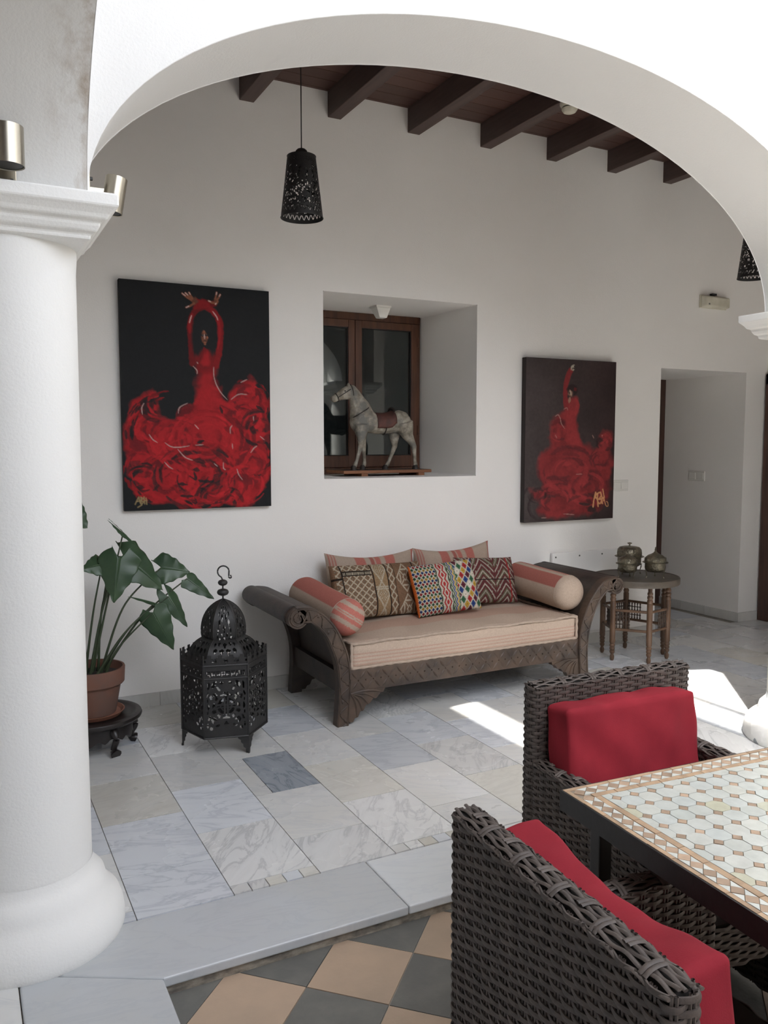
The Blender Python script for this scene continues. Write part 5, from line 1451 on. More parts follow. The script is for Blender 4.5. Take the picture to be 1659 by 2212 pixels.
leaf((0.835, 4.04, 0.690), (0.712, 4.03, 0.742), 0.020, (0.2, 1, 0.2), S(0.02, -0.04), (0.68, 4.03, 0.55), 0.10, 0.3, 0.06, 8)
leaf((0.600, 4.06, 0.895), (0.505, 4.02, 0.885), 0.062, (0.1, 0.6, 0.75), S(-0.03, 0.0), (0.555, 4.08, 0.66), 0.30, 0.2, 0.12, 9)
leaf((0.465, 4.08, 1.150), (0.540, 4.05, 1.075), 0.075, (0.6, 0.3, 0.75), S(-0.02, 0.02), (0.50, 4.10, 0.75), 0.30, 0.2, 0.15, 10)
leaf((0.640, 4.10, 0.905), (0.600, 4.12, 0.930), 0.045, (0.3, 0.6, 0.7), S(0.01, 0.03), (0.60, 4.11, 0.66), 0.5, 0.2, 0.10, 11)
leaf((0.470, 4.16, 0.930), (0.360, 4.20, 0.860), 0.075, (0.2, 0.9, 0.5), S(-0.04, 0.03), (0.49, 4.14, 0.70), 0.30, 0.2, 0.15, 12)
leaf((0.430, 4.02, 0.760), (0.330, 3.97, 0.650), 0.075, (-0.3, 0.9, 0.5), S(-0.05, -0.02), (0.47, 4.06, 0.62), 0.30, 0.2, 0.15, 13)

# ================================================================== TOY HORSE ON ITS BOARD
HY = 4.945
HZ = 1.2875
horse = thing('wooden_horse', 'old painted wooden toy horse standing on a plank in the niche', 'toy horse', (2.54, HY, NZ0))
m_, nt_, b_ = base_mat('worn_horse_paint')
v_ = coords(nt_)
n1 = ramp(nt_, noise(nt_, v_, 22, 5, 0.6), [(0.36, (0.145, 0.125, 0.095)), (0.52, (0.285, 0.255, 0.205)), (0.68, (0.42, 0.385, 0.32))])
n2 = ramp(nt_, noise(nt_, v_, 9, 4, 0.6), [(0.50, (0, 0, 0)), (0.64, (1, 1, 1))])
nt_.links.new(mix_color(nt_, n2, n1, (0.15, 0.145, 0.13)), b_.inputs['Base Color'])
b_.inputs['Roughness'].default_value = 0.6
add_bump(nt_, b_, noise(nt_, v_, 60, 4), 0.3, 0.004)
MAT['horse'] = m_
MAT['leather'] = mat('old_leather', (0.030, 0.018, 0.014), (0.018, 0.012, 0.010), 0.6, scale=20)
MAT['saddle'] = mat('worn_red_saddle', (0.115, 0.035, 0.024), (0.055, 0.022, 0.018), 0.6, scale=14, bump=0.2, bscale=60)
MAT['board'] = mat('orange_pine_board', (0.30, 0.125, 0.055), (0.20, 0.080, 0.036), 0.55, scale=6, stretch=(0.6, 6, 6))
MAT['board_top'] = mat('dark_board_top', (0.055, 0.030, 0.020), (0.09, 0.045, 0.028), 0.6, scale=8)
MAT['hoof'] = mat('dark_hoof', (0.025, 0.018, 0.015), rough=0.6)
def sect(m, rows, n=16):
    """rows: (x, y, z, half width in the picture plane, half thickness in Y, direction of the ring normal as an angle in XZ)"""
    rings = []
    for (x, y, z, a, b, ang) in rows:
        ux, uz = -math.sin(ang), math.cos(ang)
        rings.append([(x + ux * a * math.cos(2 * PI * k / n), y + b * math.sin(2 * PI * k / n), z + uz * a * math.cos(2 * PI * k / n)) for k in range(n)])
    m.loft(rings)
m = MB()
sect(m, [(x, HY, z, a, b, 0.0) for x, z, a, b in ((2.312, 1.605, 0.018, 0.016), (2.322, 1.608, 0.050, 0.036), (2.345, 1.610, 0.074, 0.056), (2.385, 1.614, 0.082, 0.066), (2.440, 1.614, 0.083, 0.068), (2.495, 1.590, 0.066, 0.064), (2.560, 1.590, 0.066, 0.064), (2.620, 1.603, 0.072, 0.066), (2.670, 1.610, 0.076, 0.068), (2.715, 1.606, 0.068, 0.060), (2.742, 1.598, 0.048, 0.044), (2.756, 1.590, 0.020, 0.020))])
sect(m, [(2.392, HY, 1.650, 0.086, 0.058, PI / 2 + 0.25), (2.378, HY, 1.698, 0.072, 0.048, PI / 2 + 0.38), (2.358, HY, 1.742, 0.054, 0.038, PI / 2 + 0.45), (2.336, HY, 1.785, 0.042, 0.032, PI / 2 + 0.5), (2.314, HY, 1.822, 0.030, 0.025, PI / 2 + 0.6), (2.305, HY, 1.838, 0.010, 0.010, PI / 2 + 0.6)])
hd = math.atan2(1.745 - 1.812, 2.180 - 2.322)
sect(m, [(2.335, HY, 1.808, 0.020, 0.018, hd), (2.318, HY, 1.802, 0.038, 0.027, hd), (2.292, HY, 1.790, 0.046, 0.029, hd), (2.265, HY, 1.782, 0.040, 0.026, hd), (2.238, HY, 1.770, 0.031, 0.021, hd), (2.212, HY, 1.757, 0.024, 0.018, hd), (2.192, HY, 1.747, 0.024, 0.019, hd), (2.180, HY, 1.742, 0.018, 0.015, hd), (2.174, HY, 1.741, 0.007, 0.007, hd)])
def leg(rows, y):
    rr = []
    sh_ = (y - HY) * 0.48
    rows = [(x + sh_ * min(1.0, max(0.0, (1.585 - z) / 0.15)), z, r) for x, z, r in rows]
    for i, (x, z, r) in enumerate(rows):
        a = rows[max(i - 1, 0)]; b = rows[min(i + 1, len(rows) - 1)]
        rr.append((x, y, z, r, r * 0.82, math.atan2(b[1] - a[1], b[0] - a[0])))
    sect(m, rr, 12)
leg([(2.372, 1.585, 0.046), (2.378, 1.535, 0.042), (2.384, 1.492, 0.030), (2.384, 1.450, 0.020), (2.372, 1.400, 0.0135), (2.357, 1.352, 0.012), (2.346, 1.325, 0.015), (2.340, 1.305, 0.014)], HY - 0.040)
leg([(2.392, 1.585, 0.044), (2.398, 1.535, 0.040), (2.404, 1.490, 0.028), (2.407, 1.440, 0.019), (2.410, 1.390, 0.013), (2.412, 1.350, 0.012), (2.411, 1.325, 0.015), (2.405, 1.305, 0.014)], HY + 0.040)
leg([(2.690, 1.600, 0.066), (2.708, 1.550, 0.056), (2.732, 1.508, 0.038), (2.762, 1.472, 0.026), (2.784, 1.440, 0.020), (2.788, 1.390, 0.0145), (2.792, 1.345, 0.013), (2.797, 1.322, 0.016), (2.796, 1.305, 0.015)], HY - 0.036)
leg([(2.660, 1.600, 0.060), (2.654, 1.545, 0.050), (2.644, 1.500, 0.036), (2.642, 1.466, 0.025), (2.640, 1.440, 0.020), (2.620, 1.392, 0.014), (2.598, 1.345, 0.013), (2.586, 1.322, 0.016), (2.578, 1.305, 0.015)], HY + 0.036)
for (x, y, z) in ((2.292, HY - 0.016, 1.832), (2.300, HY + 0.016, 1.834)): m.lathe([(0.011, -0.008), (0.010, 0.006), (0.002, 0.026)], (x, y, z), 8)
body = m.build('body', MAT['horse'], horse, 179)
rm = body.modifiers.new('fuse', 'REMESH'); rm.mode = 'VOXEL'; rm.voxel_size = 0.0042; rm.use_smooth_shade = True
sm = body.modifiers.new('soften', 'SMOOTH'); sm.iterations = 6; sm.factor = 0.5
for (x, y) in ((2.314, HY - 0.040), (2.418, HY + 0.040), (2.779, HY - 0.036), (2.587, HY + 0.036)):
    MB().lathe([(0.021, 0.0), (0.020, 0.008), (0.015, 0.024), (0.012, 0.030)], (x, y, HZ), 14).build('hoof', MAT['hoof'], horse, 50)
for (sg, yy) in ((-1, HY - 0.0245), (1, HY + 0.0245)):
    MB().lathe([(0.001, -0.004), (0.005, -0.002), (0.005, 0.002), (0.001, 0.004)], (2.262, yy, 1.800), 10).build('eye', MAT['hoof'], horse, 60)
def ring_strap(cx, cz, a, b, ang, r):
    ux, uz = -math.sin(ang), math.cos(ang)
    return [(cx + ux * a * math.cos(2 * PI * k / 28), HY + b * math.sin(2 * PI * k / 28), cz + uz * a * math.cos(2 * PI * k / 28)) for k in range(28)]
br = MB().tube(ring_strap(2.214, 1.758, 0.0265, 0.0205, hd, 0), 0.003, 6, True).tube(ring_strap(2.318, 1.796, 0.048, 0.031, hd - 0.25, 0), 0.003, 6, True)
for sg in (-1, 1): br.tube([(2.214, HY + sg * 0.020, 1.757), (2.265, HY + sg * 0.028, 1.790), (2.300, HY + sg * 0.030, 1.812)], 0.003, 6)
br.build('bridle', MAT['leather'], horse, 60)
ch = MB()
for sg in (-1, 1): ch.tube(smooth_path([(2.438, HY + sg * 0.012, 1.706), (2.415, HY + sg * 0.050, 1.690), (2.370, HY + sg * 0.060, 1.665), (2.330, HY + sg * 0.048, 1.640), (2.316, HY, 1.625)], 20), 0.0032, 6)
ch.build('chest_strap', MAT['leather'], horse, 60)
g_ = MB().tube([(2.552 + 0.006 * math.sin(2 * PI * k / 30), HY + 0.0665 * math.sin(2 * PI * k / 30), 1.590 + 0.069 * math.cos(2 * PI * k / 30)) for k in range(30)], 0.0038, 6, True); g_.build('girth', MAT['leather'], horse, 60)
rows = []
for x, dz, dr in ((2.480, 0.004, 0.0), (2.492, 0.006, 0.0), (2.52, 0.005, 0.0), (2.560, 0.005, 0.0), (2.590, 0.007, 0.0), (2.612, 0.012, 0.0), (2.622, 0.006, 0.0)):
    zc = 1.590 + max(0, (x - 2.56)) * 0.2; a = 0.070 + dz; b = 0.0675 + dz * 0.4
    lim = math.radians(112 if x < 2.60 else 96)
    rows.append([(x, HY + b * math.sin(th), zc + a * math.cos(th)) for th in np.linspace(-lim, lim, 22)])
sd_ = MB().loft(rows, False, (False, False)).build('saddle', MAT['saddle'], horse, 60)
so = sd_.modifiers.new('thickness', 'SOLIDIFY'); so.thickness = 0.006; so.offset = 1
MB().tube([(2.612, HY + 0.045 * math.sin(q), 1.668 + 0.028 * math.cos(q)) for q in np.linspace(-1.4, 1.4, 14)], 0.008, 8).build('cantle', MAT['leather'], horse, 60)
bd = MB().box(2.215, 2.868, 4.842, 5.130, 1.2665, HZ - 0.002).build('base_board', MAT['board'], horse, None, 0.002)
MB().box(2.217, 2.866, 4.850, 5.128, HZ - 0.002, HZ).build('board_top', MAT['board_top'], bd)
for x in (2.345, 2.770): MB().box(x, x + 0.045, 4.848, 5.125, NZ0 + 0.0005, 1.2665).build('runner', MAT['board'], horse)

# ================================================================== SIDE TABLE AND BRASS BOWLS
TX, TY, TZ = 4.110, 4.195, 0.560
MAT['table_top'] = mat('grey_brown_top', (0.105, 0.085, 0.066), (0.070, 0.056, 0.045), 0.5, scale=9, bump=0.25, bscale=70)
MAT['turned'] = mat('turned_walnut', (0.150, 0.082, 0.046), (0.075, 0.042, 0.026), 0.5, scale=9, stretch=(2, 2, 0.7), bump=0.15, bscale=40)
MAT['turned_dark'] = mat('turned_dark', (0.060, 0.036, 0.024), (0.035, 0.022, 0.016), 0.5, scale=12)
tb = thing('side_table', 'round wooden side table on turned legs beside the daybed', 'side table', (TX, TY, 0))
R_ = 0.290
MB().lathe([(R_ - 0.012, TZ - 0.044), (R_ - 0.002, TZ - 0.042), (R_, TZ - 0.036), (R_, TZ - 0.006), (R_ - 0.003, TZ), (R_ - 0.010, TZ), (R_ - 0.012, TZ - 0.004), (0.02, TZ - 0.004)], (TX, TY, 0), 72).build('table_top', MAT['table_top'], tb, 35)
lp = [(0.0, 0.0), (0.009, 0.0), (0.014, 0.012), (0.015, 0.028), (0.009, 0.044), (0.012, 0.048), (0.017, 0.056), (0.017, 0.066), (0.012, 0.070), (0.017, 0.076), (0.017, 0.088), (0.013, 0.092), (0.018, 0.098), (0.018, 0.110), (0.014, 0.114), (0.019, 0.124), (0.019, 0.400), (0.015, 0.406), (0.019, 0.414), (0.019, 0.426), (0.014, 0.432), (0.019, 0.440), (0.019, 0.452), (0.013, 0.458), (0.018, 0.466), (0.018, 0.476), (0.013, 0.484), (0.015, TZ - 0.044)]
angs = [185, 127, 62, 342, 312, 252]; legs = []
for a in angs:
    r = 0.215; p = Vector((TX + r * math.cos(math.radians(a)), TY + r * math.sin(math.radians(a)), 0)); legs.append(p)
    MB().lathe(lp, tuple(p), 18).build('leg', MAT['turned'], tb, 50)
for i in range(6):
    a, b = legs[i], legs[(i + 1) % 6]
    if i == 3: continue
    for z in (0.215, 0.345):
        MB().tube([a + Vector((0, 0, z)), b + Vector((0, 0, z))], 0.0095, 8).build('stretcher', MAT['turned'], tb, 60)
    # little grille of spindles next to one leg
    m = MB()
    L = (b - a).length; n = 5
    for k in range(n):
        p = a.lerp(b, (0.026 + 0.020 * k) / L) if i % 2 == 0 else b.lerp(a, (0.026 + 0.020 * k) / L)
        m.lathe([(0.003, 0.220), (0.006, 0.232), (0.003, 0.240), (0.007, 0.252), (0.003, 0.262), (0.0075, 0.280), (0.003, 0.298), (0.007, 0.310), (0.003, 0.320), (0.006, 0.330), (0.003, 0.342)], tuple(p), 8)
    for z in (0.252, 0.280, 0.310):
        p, q = (a.lerp(b, 0.018 / L), a.lerp(b, 0.112 / L)) if i % 2 == 0 else (b.lerp(a, 0.018 / L), b.lerp(a, 0.112 / L))
        m.tube([p + Vector((0, 0, z)), q + Vector((0, 0, z))], 0.0028, 6)
    m.build('spindle_grille', MAT['turned_dark'], tb, 60, kind='stuff')

m_, nt_, b_ = base_mat('tarnished_brass')
v_ = coords(nt_)
nt_.links.new(ramp(nt_, noise(nt_, v_, 26, 5), [(0.35, (0.14, 0.125, 0.095)), (0.7, (0.31, 0.28, 0.205))]), b_.inputs['Base Color'])
b_.inputs['Metallic'].default_value = 0.85; b_.inputs['Roughness'].default_value = 0.42
h1 = nd(nt_, 'ShaderNodeTexVoronoi'); h1.inputs['Scale'].default_value = 85; nt_.links.new(v_, h1.inputs['Vector'])
add_bump(nt_, b_, h1.outputs[0], 0.55, 0.004)
MAT['brass'] = m_
def brass_bowl(label, x, y, s, lid, body, legs_n, ph):
    """s: scale, lid: profile of the lid above the rim, body: profile below"""
    t = thing('brass_bowl', label, 'bowl', (x, y, TZ - 0.004), 'lidded brass bowls on the round side table')
    z0 = TZ - 0.004
    c = (x, y, z0)
    MB().lathe([(r * s, z * s) for r, z in body], c, 40).build('bowl', MAT['brass'], t, 50)
    rim = body[-1]
    MB().lathe([(rim[0] * s, rim[1] * s - 0.001), (rim[0] * s * 1.22, rim[1] * s + 0.001), (rim[0] * s * 1.24, rim[1] * s + 0.004), (rim[0] * s * 0.98, rim[1] * s + 0.005)], c, 40).build('rim', MAT['brass'], t, 50)
    ld = MB().lathe([(r * s, z * s) for r, z in lid], c, 40).build('lid', MAT['brass'], t, 50)
    # embossed cartouches
    cv = MB(); zc = (lid[0][1] * 0.35 + lid[3][1] * 0.65)
    for k in range(4):
        a = ph + PI / 4 + k * PI / 2
        rr = np.interp(zc, [p[1] for p in lid], [p[0] for p in lid]) * s + 0.001
        for q in (1.0, 0.5):
            lp_ = [(x + rr * math.cos(a + 0.30 * q * math.cos(w)), y + rr * math.sin(a + 0.30 * q * math.cos(w)), z0 + zc * s + 0.010 * q * s * math.sin(w)) for w in np.linspace(0, 2 * PI, 18)[:-1]]
            cv.tube(lp_, 0.0013, 5, True)
    cv.build('embossing', MAT['brass'], ld, 60, kind='stuff')
    for k in range(legs_n):
        a = ph + 2 * PI * k / legs_n; d = Vector((math.cos(a), math.sin(a), 0)); o = Vector((x, y, z0))
        rb = rim[0] * s
        pth = smooth_path([tuple(o + d * (rb * q) + Vector((0, 0, z * s))) for q, z in ((0.97, 0.062), (0.99, 0.045), (0.92, 0.026), (0.90, 0.012), (0.96, 0.003))], 14)
        MB().tube(pth, [0.0058 - 0.0028 * math.sin(PI * i / 13 * 0.95) for i in range(14)], 7).build('leg', MAT['brass'], t, 60)
spire = lambda top: [(0.012, top), (0.006, top + 0.008), (0.004, top + 0.012), (0.007, top + 0.016), (0.003, top + 0.021), (0.005, top + 0.025), (0.001, top + 0.034)]
dome_l = [(0.058, 0.088), (0.061, 0.093), (0.060, 0.104), (0.053, 0.120), (0.040, 0.131), (0.024, 0.138)] + spire(0.145)
bowl_b = [(0.02, 0.036), (0.045, 0.037), (0.055, 0.046), (0.058, 0.060), (0.057, 0.078), (0.058, 0.088)]
brass_bowl('brass lidded bowl with pointed finial at the right of the three', 4.172, 4.080, 1.18, dome_l, bowl_b, 3, math.radians(-75))
brass_bowl('smaller brass lidded bowl with pointed finial in front of the large one', 4.010, 4.170, 1.08, dome_l, bowl_b, 3, math.radians(-90))
lid_b = [(0.066, 0.098), (0.069, 0.104), (0.069, 0.120), (0.066, 0.140), (0.056, 0.152), (0.036, 0.157), (0.008, 0.158), (0.004, 0.162), (0.004, 0.168), (0.013, 0.173), (0.013, 0.177), (0.002, 0.180)]
bowl_c = [(0.02, 0.042), (0.048, 0.043), (0.060, 0.052), (0.065, 0.068), (0.065, 0.086), (0.066, 0.098)]
brass_bowl('largest brass lidded bowl with round knob at the back', 4.150, 4.300, 1.22, lid_b, bowl_c, 3, math.radians(-50))

# ================================================================== WICKER ARMCHAIRS
MAT['wicker'] = mat('grey_brown_wicker', (0.085, 0.067, 0.058), (0.048, 0.038, 0.034), 0.55, scale=30, rand=0.0, bump=0.2, bscale=200)
MAT['wicker_core'] = mat('wicker_shadow_core', (0.012, 0.010, 0.009), rough=0.9)

def rounded_loop(hx_, hy_, r, step):
    """points and outward normals round a rounded rectangle"""
    P = []; N = []
    def line(a, b, n_):
        L = math.hypot(b[0] - a[0], b[1] - a[1]); k = max(2, int(round(L / step)))
        for i in range(k): P.append((a[0] + (b[0] - a[0]) * i / k, a[1] + (b[1] - a[1]) * i / k)); N.append(n_)
    def arc(c, a0, k=4):
        for i in range(k): a = a0 + PI / 2 * i / k; P.append((c[0] + r * math.cos(a), c[1] + r * math.sin(a))); N.append((math.cos(a), math.sin(a)))
    line((-hx_ + r, -hy_), (hx_ - r, -hy_), (0, -1)); arc((hx_ - r, -hy_ + r), -PI / 2)
    line((hx_, -hy_ + r), (hx_, hy_ - r), (1, 0)); arc((hx_ - r, hy_ - r), 0)
    line((hx_ - r, hy_), (-hx_ + r, hy_), (0, 1)); arc((-hx_ + r, hy_ - r), PI / 2)
    line((-hx_, hy_ - r), (-hx_, -hy_ + r), (-1, 0)); arc((-hx_ + r, -hy_ + r), PI)
    return np.array(P), np.array(N)

def weave_shell(m, cx, cy, hx_, hy_, z0, z1, pitch=0.0098, stake=0.030, r=0.016, amp=0.0034, seed=0):
    P, N = rounded_loop(hx_, hy_, r, stake / 4)
    seg = np.linalg.norm(np.roll(P, -1, 0) - P, axis=1); s_ = np.concatenate([[0], np.cumsum(seg)[:-1]]); L = seg.sum()
    ns = 2 * int(round(L / stake / 2)); w = np.cos(np.pi * s_ / (L / ns))
    n = len(P); rg = np.random.default_rng(seed)
    prof = [(0.0026, 0.0), (0.0015, 0.0044), (-0.0015, 0.0044), (-0.0026, 0.0), (-0.0015, -0.0044), (0.0015, -0.0044)]
    rows = int((z1 - z0) / pitch)
    for j in range(rows):
        z = z0 + pitch * (j + 0.5); sg = 1 if j % 2 else -1
        C = P + N * (sg * amp * w)[:, None] + N * rg.normal(0, 0.0004)
        zz = z + 0.0007 * np.sin(s_ * 40 + rg.uniform(0, 6))
        b = len(m.v)
        for (o, h_) in prof:
            q = C + N * o
            m.v.extend(zip((q[:, 0] + cx).tolist(), (q[:, 1] + cy).tolist(), (zz + h_).tolist()))
        k6 = len(prof)
        for a in range(k6):
            a2 = (a + 1) % k6
            m.f.extend([(b + a * n + i, b + a * n + (i + 1) % n, b + a2 * n + (i + 1) % n, b + a2 * n + i) for i in range(n)])
    return P, N, s_, L, ns

def stakes(m, cx, cy, hx_, hy_, z0, z1, stake=0.030):
    P, N, = rounded_loop(hx_, hy_, 0.016, 0.004)
    seg = np.linalg.norm(np.roll(P, -1, 0) - P, axis=1); s_ = np.concatenate([[0], np.cumsum(seg)[:-1]]); L = seg.sum(); ns = 2 * int(round(L / stake / 2))
    for k in range(ns):
        for d in (-0.0035, 0.0035):
            i = int(np.argmin(np.abs(s_ - ((k * L / ns + d) % L)))); p = P[i]
            m.tube([(p[0] + cx, p[1] + cy, z0), (p[0] + cx, p[1] + cy, z1)], 0.0026, 5, caps=(False, False))

def braid_top(m, a, b, hw_, z, across, seed=0):
    """lengthwise strands over a top edge from a to b, with cross wraps"""
    a, b, ac = Vector(a), Vector(b), Vector(across); L = (b - a).length; n = int(L / 0.008); k = 7
    for j in range(k):
        o = -hw_ + 2 * hw_ * j / (k - 1); drop = 0.010 * (abs(o) / hw_) ** 2.5
        pth = []
        for i in range(n + 1):
            t = i / n; w = math.cos(PI * t * L / 0.030 + PI * j)
            pth.append(a.lerp(b, t) + ac * (o + 0.0012 * math.sin(31 * t * L + j * 2)) + Vector((0, 0, z - drop + 0.0026 * w)))
        m.tube(pth, 0.0042, 6, flat=0.62)
    q = 0.045; i = 0
    while q < L - 0.03:
        for d in (0.0, 0.009):
            c = a.lerp(b, (q + d) / L); o0 = -hw_ if i % 2 else -hw_ * 0.35; o1 = hw_ * 0.35 if i % 2 else hw_
            pth = [c + ac * o + Vector((0, 0, z + 0.0045 - 0.010 * (abs(o) / hw_) ** 2.5)) for o in np.linspace(o0, o1, 7)]
            m.tube(pth, 0.0042, 6, flat=0.55)
        q += 0.052; i += 1

BW, BT, BH = 0.288, 0.027, 0.845
chair = thing('wicker_armchair', 'grey-brown wicker armchair tucked under the far side of the mosaic table', 'chair', (0, 0, 0), 'wicker armchairs around the mosaic table')
yb = 0.275
m = MB(); weave_shell(m, 0, yb, BW, BT, 0.03, BH, seed=1); stakes(m, 0, yb, BW, BT, 0.03, BH)
m.build('back_weave', MAT['wicker'], chair, 60, kind='stuff')
m = MB(); braid_top(m, (-BW + 0.004, yb, 0), (BW - 0.004, yb, 0), BT, BH + 0.004, (0, 1, 0)); m.build('back_top_braid', MAT['wicker'], chair, 60, kind='stuff')
MB().box(-BW + 0.008, BW - 0.008, yb - BT + 0.008, yb + BT - 0.008, 0.025, BH).build('back_core', MAT['wicker_core'], chair)
AH = 0.628
for s in (-1, 1):
    xc = s * (BW - 0.030)
    m = MB(); weave_shell(m, xc, -0.025, 0.028, 0.285, 0.03, AH, seed=2 + s); stakes(m, xc, -0.025, 0.028, 0.285, 0.03, AH)
    m.build('arm_weave', MAT['wicker'], chair, 60, kind='stuff')
    m = MB(); braid_top(m, (xc, yb - BT, 0), (xc, -0.306, 0), 0.028, AH + 0.004, (1, 0, 0)); m.build('arm_top_braid', MAT['wicker'], chair, 60, kind='stuff')
    MB().box(xc - 0.020, xc + 0.020, -0.300, yb - BT, 0.025, AH).build('arm_core', MAT['wicker_core'], chair)
m = MB(); weave_shell(m, 0, -0.02, BW - 0.062, 0.268, 0.29, 0.40, seed=7); m.build('seat_weave', MAT['wicker'], chair, 60, kind='stuff')
MB().box(-BW + 0.066, BW - 0.066, -0.280, yb - BT, 0.29, 0.400).build('seat', MAT['wicker_core'], chair)
for sx_ in (-1, 1):
    for sy_ in (-0.28, 0.27): MB().lathe([(0.016, 0.0), (0.018, 0.03)], (sx_ * (BW - 0.03), sy_, 0), 14).build('foot', MAT['black_iron'], chair, 40)

MAT['red_cloth'] = mat('wine_red_cotton', (0.235, 0.016, 0.026), (0.185, 0.012, 0.021), 0.85, scale=6, bump=0.25, bscale=400, bdist=0.0015, spec=0.2)
def red_cushion(label, w, d, h_, seed, ears=0.0):
    t = thing('red_cushion', label, 'cushion', (0, 0, 0), 'red back cushions on the wicker chairs')
    v, f = soft_box_mesh(w / 2, d / 2, h_ / 2, 0.013, (0.005, 0.012, 0.010), 44, 0.0030, seed)
    v = [np.array(p) for p in v]
    for p in v:
        if ears and p[2] > 0:
            p[2] += ears * (abs(p[0]) / (w / 2)) ** 4 * (p[2] / (h_ / 2)) - ears * 0.5 * (p[2] / (h_ / 2)) * math.cos(p[0] * 16)
        # shallow drag folds
        if p[1] < 0: p[1] += 0.004 * math.sin(p[0] * 34 + p[2] * 12) * math.exp(-((p[2] - h_ * 0.28) / 0.06) ** 2)
    m = MB(); m.v = [tuple(p) for p in v]; m.f = f
    o = m.build('cover', MAT['red_cloth'], t, 179)
    # stitched seam around the front face
    lp_ = []
    for k in range(96):
        a = 2 * PI * k / 96; c_, s2 = math.cos(a), math.sin(a)
        q = (abs(c_) ** 10 + abs(s2) ** 10) ** (-1 / 10)
        x = c_ * q * (w / 2 - 0.004); z = s2 * q * (h_ / 2 - 0.004)
        if ears and z > 0: z += ears * (abs(x) / (w / 2)) ** 4 - ears * 0.5 * math.cos(x * 16)
        lp_.append((x, -d / 2 + 0.010, z))
    MB().tube(lp_, 0.0022, 5, True).build('seam', MAT['red_cloth'], t, 179)
    return t
CA = (1.693, 1.560, FLOOR_Y); RA = math.radians(-2.5)
CB = (1.080, 0.962, FLOOR_Y); RB = math.radians(86.0)
chair.location = CA; chair.rotation_euler = (0, 0, RA)
chB = copy_tree(chair); chB.location = CB; chB.rotation_euler = (0, 0, RB)
chB['label'] = 'grey-brown wicker armchair seen from behind in the foreground'
def on_chair(o, C, rz, lx, ly, lz, tilt):
    M = Matrix.Translation(Vector(C)) @ Matrix.Rotation(rz, 4, 'Z') @ Matrix.Translation(Vector((lx, ly, lz))) @ Matrix.Rotation(tilt, 4, 'X')
    o.location = M.translation; o.rotation_euler = M.to_euler()
ca = red_cushion('wine red box cushion on the chair facing the camera', 0.462, 0.105, 0.385, 4)
on_chair(ca, CA, RA, -0.020, 0.172, 0.607, math.radians(-7))
cb = red_cushion('wine red box cushion leaning inside the foreground chair', 0.470, 0.100, 0.385, 9, 0.022)
on_chair(cb, CB, RB, 0.0, 0.170, 0.606, math.radians(-6))

# ================================================================== MOSAIC TABLE
MTZ = 0.690; MTH = math.radians(-3.5)
ML, MW = 1.50, 0.95
mt = thing('mosaic_table', 'iron table with cream and terracotta zellige mosaic top', 'table', (1.183, 1.423, FLOOR_Y))
mt.rotation_euler = (0, 0, MTH)
LZ = MTZ - FLOOR_Y                   # top height in the table's own frame; x along the table, y negative across it
def tl(x, y):                        # local -> world for the in-view test
    c, s_ = math.cos(MTH), math.sin(MTH); return (1.183 + x * c - y * s_, 1.423 + x * s_ + y * c, MTZ)
def to_pixel(p):
    f_ = 1789.0; v = Vector(p) - cam.location
    Fw = Vector((math.sin(YAW) * math.cos(PITCH), math.cos(YAW) * math.cos(PITCH), -math.sin(PITCH))); Rt = Vector((math.cos(YAW), -math.sin(YAW), 0)); Up = Rt.cross(Fw)
    z = v.dot(Fw); return (829.5 + f_ * v.dot(Rt) / z, 1106 - f_ * v.dot(Up) / z) if z > 0.1 else (9999, 9999)
def in_view(x, y):
    a, b = to_pixel(tl(x, y)); return -30 < a < 1690 and -30 < b < 2245
def local_part(m, name, material, smooth=None, bevel=0.0, kind=None, parent=None):
    me = mesh_from(name, m.v, m.f, smooth); o = new_obj(name, me, parent or mt, material)
    if bevel:
        md = o.modifiers.new('bevel', 'BEVEL'); md.width = bevel; md.segments = 2; md.limit_method = 'ANGLE'; md.angle_limit = math.radians(40)
    if kind: o['kind'] = kind
    return o
MAT['table_iron'] = mat('black_table_iron', (0.020, 0.019, 0.019), (0.012, 0.012, 0.012), 0.5, scale=20, bump=0.15, bscale=60)
MAT['mortar'] = mat('mosaic_mortar', (0.30, 0.25, 0.19), (0.17, 0.14, 0.11), 0.9, scale=30)
MAT['strip'] = mat('sand_strip', (0.42, 0.29, 0.185), (0.27, 0.185, 0.12), 0.55, scale=26, rand=0.10, lo=0.42, hi=0.75)
m_, nt_, b_ = base_mat('pearl_zellige')
oi_ = nd(nt_, 'ShaderNodeObjectInfo')
cr_ = ramp(nt_, oi_.outputs['Random'], [(0.0, (0.44, 0.47, 0.44)), (0.35, (0.51, 0.52, 0.48)), (0.7, (0.47, 0.50, 0.48)), (0.88, (0.52, 0.53, 0.48)), (0.93, (0.46, 0.46, 0.35)), (1.0, (0.46, 0.45, 0.35))])
v_ = coords(nt_, (1, 1, 1), False, True)
nz_ = ramp(nt_, noise(nt_, v_, 30, 4), [(0.3, (0.90, 0.90, 0.90)), (0.7, (1.05, 1.05, 1.05))])
nt_.links.new(mix_color(nt_, 1.0, cr_, nz_, 'MULTIPLY'), b_.inputs['Base Color'])
b_.inputs['Roughness'].default_value = 0.26
add_bump(nt_, b_, noise(nt_, v_, 22, 3), 0.5, 0.004)
MAT['zellige'] = m_
MAT['terra'] = mat('terracotta_chip', (0.40, 0.285, 0.20), (0.28, 0.20, 0.14), 0.5, scale=30, rand=0.2)
MAT['chip_white'] = mat('white_chip', (0.56, 0.57, 0.53), (0.48, 0.50, 0.47), 0.35, scale=30, rand=0.08)
local_part(MB().box(0.004, ML - 0.004, -MW + 0.004, -0.004, LZ - 0.022, LZ - 0.0022), 'mosaic_bed', MAT['mortar'])
